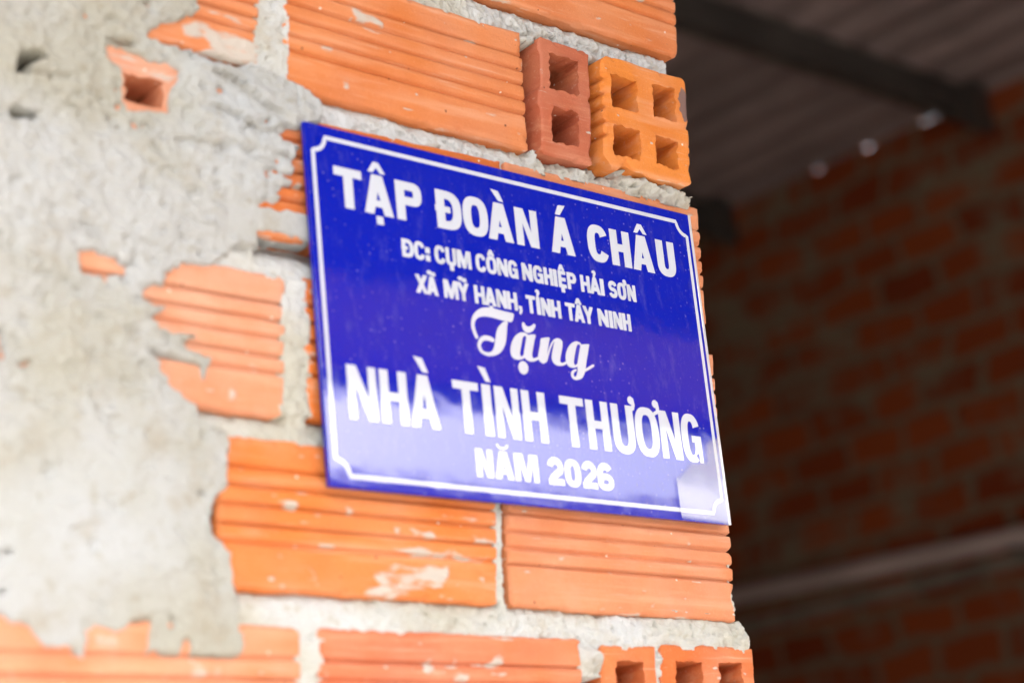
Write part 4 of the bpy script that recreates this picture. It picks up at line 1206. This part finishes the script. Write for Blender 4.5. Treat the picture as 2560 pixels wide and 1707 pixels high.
pp_ = thing('wall_pipe', M(XW - 30, 2500, 465), 'pale pinkish pipe running level along the dim brick side wall', 'pipe')
tube('pipe', (XW - 34, 190, 368), (XW - 34, 5195, 568), 25, PIPE, pp_)
for yk in (900, 2000, 3200, 4400):
    zk = 368 + (yk - 190) * 200 / 5005
    box('bracket', (XW - 62, yk - 12, zk - 32), (XW - 0.6, yk + 12, zk - 25.5), STEEL, pp_)


def corrugated(name, x0, x1, ya, yb, za, zb, pitch, amp, parent, mat):
    n = int((x1 - x0) / pitch * 10)
    xs = np.linspace(x0, x1, n)
    ph = ((xs / pitch) % 1.0)
    prof = amp * np.clip(np.sin(ph * 2 * np.pi) * 1.8, -1, 1)
    ny = 6
    V = []
    for top in (0, 1):
        for j in range(ny):
            t = j / (ny - 1)
            y = ya + (yb - ya) * t
            z = za + (zb - za) * t
            for x, p in zip(xs, prof):
                V.append((x, y, z + p + top * 1.2))
    V = np.array(V)
    idx = np.arange(ny * n).reshape(ny, n)
    a, b, c, d = idx[:-1, :-1].ravel(), idx[:-1, 1:].ravel(), idx[1:, 1:].ravel(), idx[1:, :-1].ravel()
    lo = np.stack([a, d, c, b], 1)
    hi = np.stack([a, b, c, d], 1) + ny * n
    return mesh_np(name, V, np.concatenate([lo, hi]), mat, parent, True)


rf = thing('metal_roof', M(600, 2500, ROOF_Z), 'brown corrugated metal roof sheet over the dark room', 'roof')
corrugated('roof_sheet', -2600, 3701.5, -260, 5500, 1625, 1650, 150, 15, rf, SHEET)
for yk, lab in ((900, 'dark steel purlin nearest the doorway, out of sight above'), (1870, 'dark steel purlin crossing under the corrugated roof at upper right'),
                (2790, 'dark steel purlin farther back, its end showing beside the near wall'), (3900, 'dark steel purlin at the back of the room, hidden')):
    p = thing('roof_purlin', M(600, yk, 1560), lab, 'beam', 'steel purlins under the corrugated roof')
    zt_ = 1625 + (yk + 260) * 25 / 5760 - 15.5
    multi_box('beam', [((-2290, yk - 4, 1535), (XW - 1, yk, zt_)), ((-2290, yk + .2, 1535), (XW - 1, yk + 45, 1538)), ((-2290, yk + .2, zt_ - 3), (XW - 1, yk + 45, zt_))], STEEL, p)
    if yk in (1870, 2790):
        box('end_bracket', (XW - 120, yk - 12, 1500), (XW - 1.5, yk - 4.5, 1640), STEEL, p)

# ------------------------------------------------------------------ porch and street side, seen only as reflections in the sign
PUR = mat_plain('porch_sheet', (0.07, 0.05, 0.05), 0.6, 0.3, 0.15, 3)
po = thing('porch_roof', M(3000, -1500, 1300), 'brown corrugated porch roof sloping out over the doorway', 'roof')
corrugated('roof_sheet', -450, 4800, -2590, -262, 1081, 1612, 125, 9, po, PUR)
TL = NT('milky_sheet')
tr_ = TL.n('ShaderNodeBsdfTranslucent')
tr_.inputs[0].default_value = rgb(0.42, 0.20, 0.20)
mx = TL.n('ShaderNodeMixShader')
mx.inputs[0].default_value = 0.6
TL.l(TL.b.outputs[0], mx.inputs[1])
TL.l(tr_.outputs[0], mx.inputs[2])
TL.b.inputs['Base Color'].default_value = rgb(0.5, 0.38, 0.38)
TL.b.inputs['Roughness'].default_value = 0.5
TL.l(mx.outputs[0], TL.t.nodes['Material Output'].inputs['Surface'])
corrugated('eave_sheet', -450, 4800, -3000, -2560, 984, 1084, 125, 9, po, TL.m)
for xk in (560, 4700):
    box('post', (xk, -2900, -Z0), (xk + 60, -2840, 990), STEEL, po)
box('edge_beam', (-450, -2960, 935), (4800, -2910, 972), STEEL, po)

ho = thing('neighbour_house', M(8000, -11000, -Z0), 'low house with a reddish tiled roof across the yard', 'house')
TILE = mat_plain('clay_tiles', (0.36, 0.19, 0.15), 0.85, 0.2, 0.25, 3)
PALE = mat_plain('painted_wall', (0.55, 0.42, 0.36), 0.9, 0.2, 0.15, 2)
box('wall', (-6000, -14000, -Z0), (26000, -9400, 1500), PALE, ho)
Vr = [(-6500, -8900, 1450), (26500, -8900, 1450), (26500, -11700, 3440), (-6500, -11700, 3440), (-6500, -14500, 1450), (26500, -14500, 1450)]
mesh_np('roof', Vr, [(0, 1, 2, 3), (3, 2, 5, 4)], TILE, ho, False)
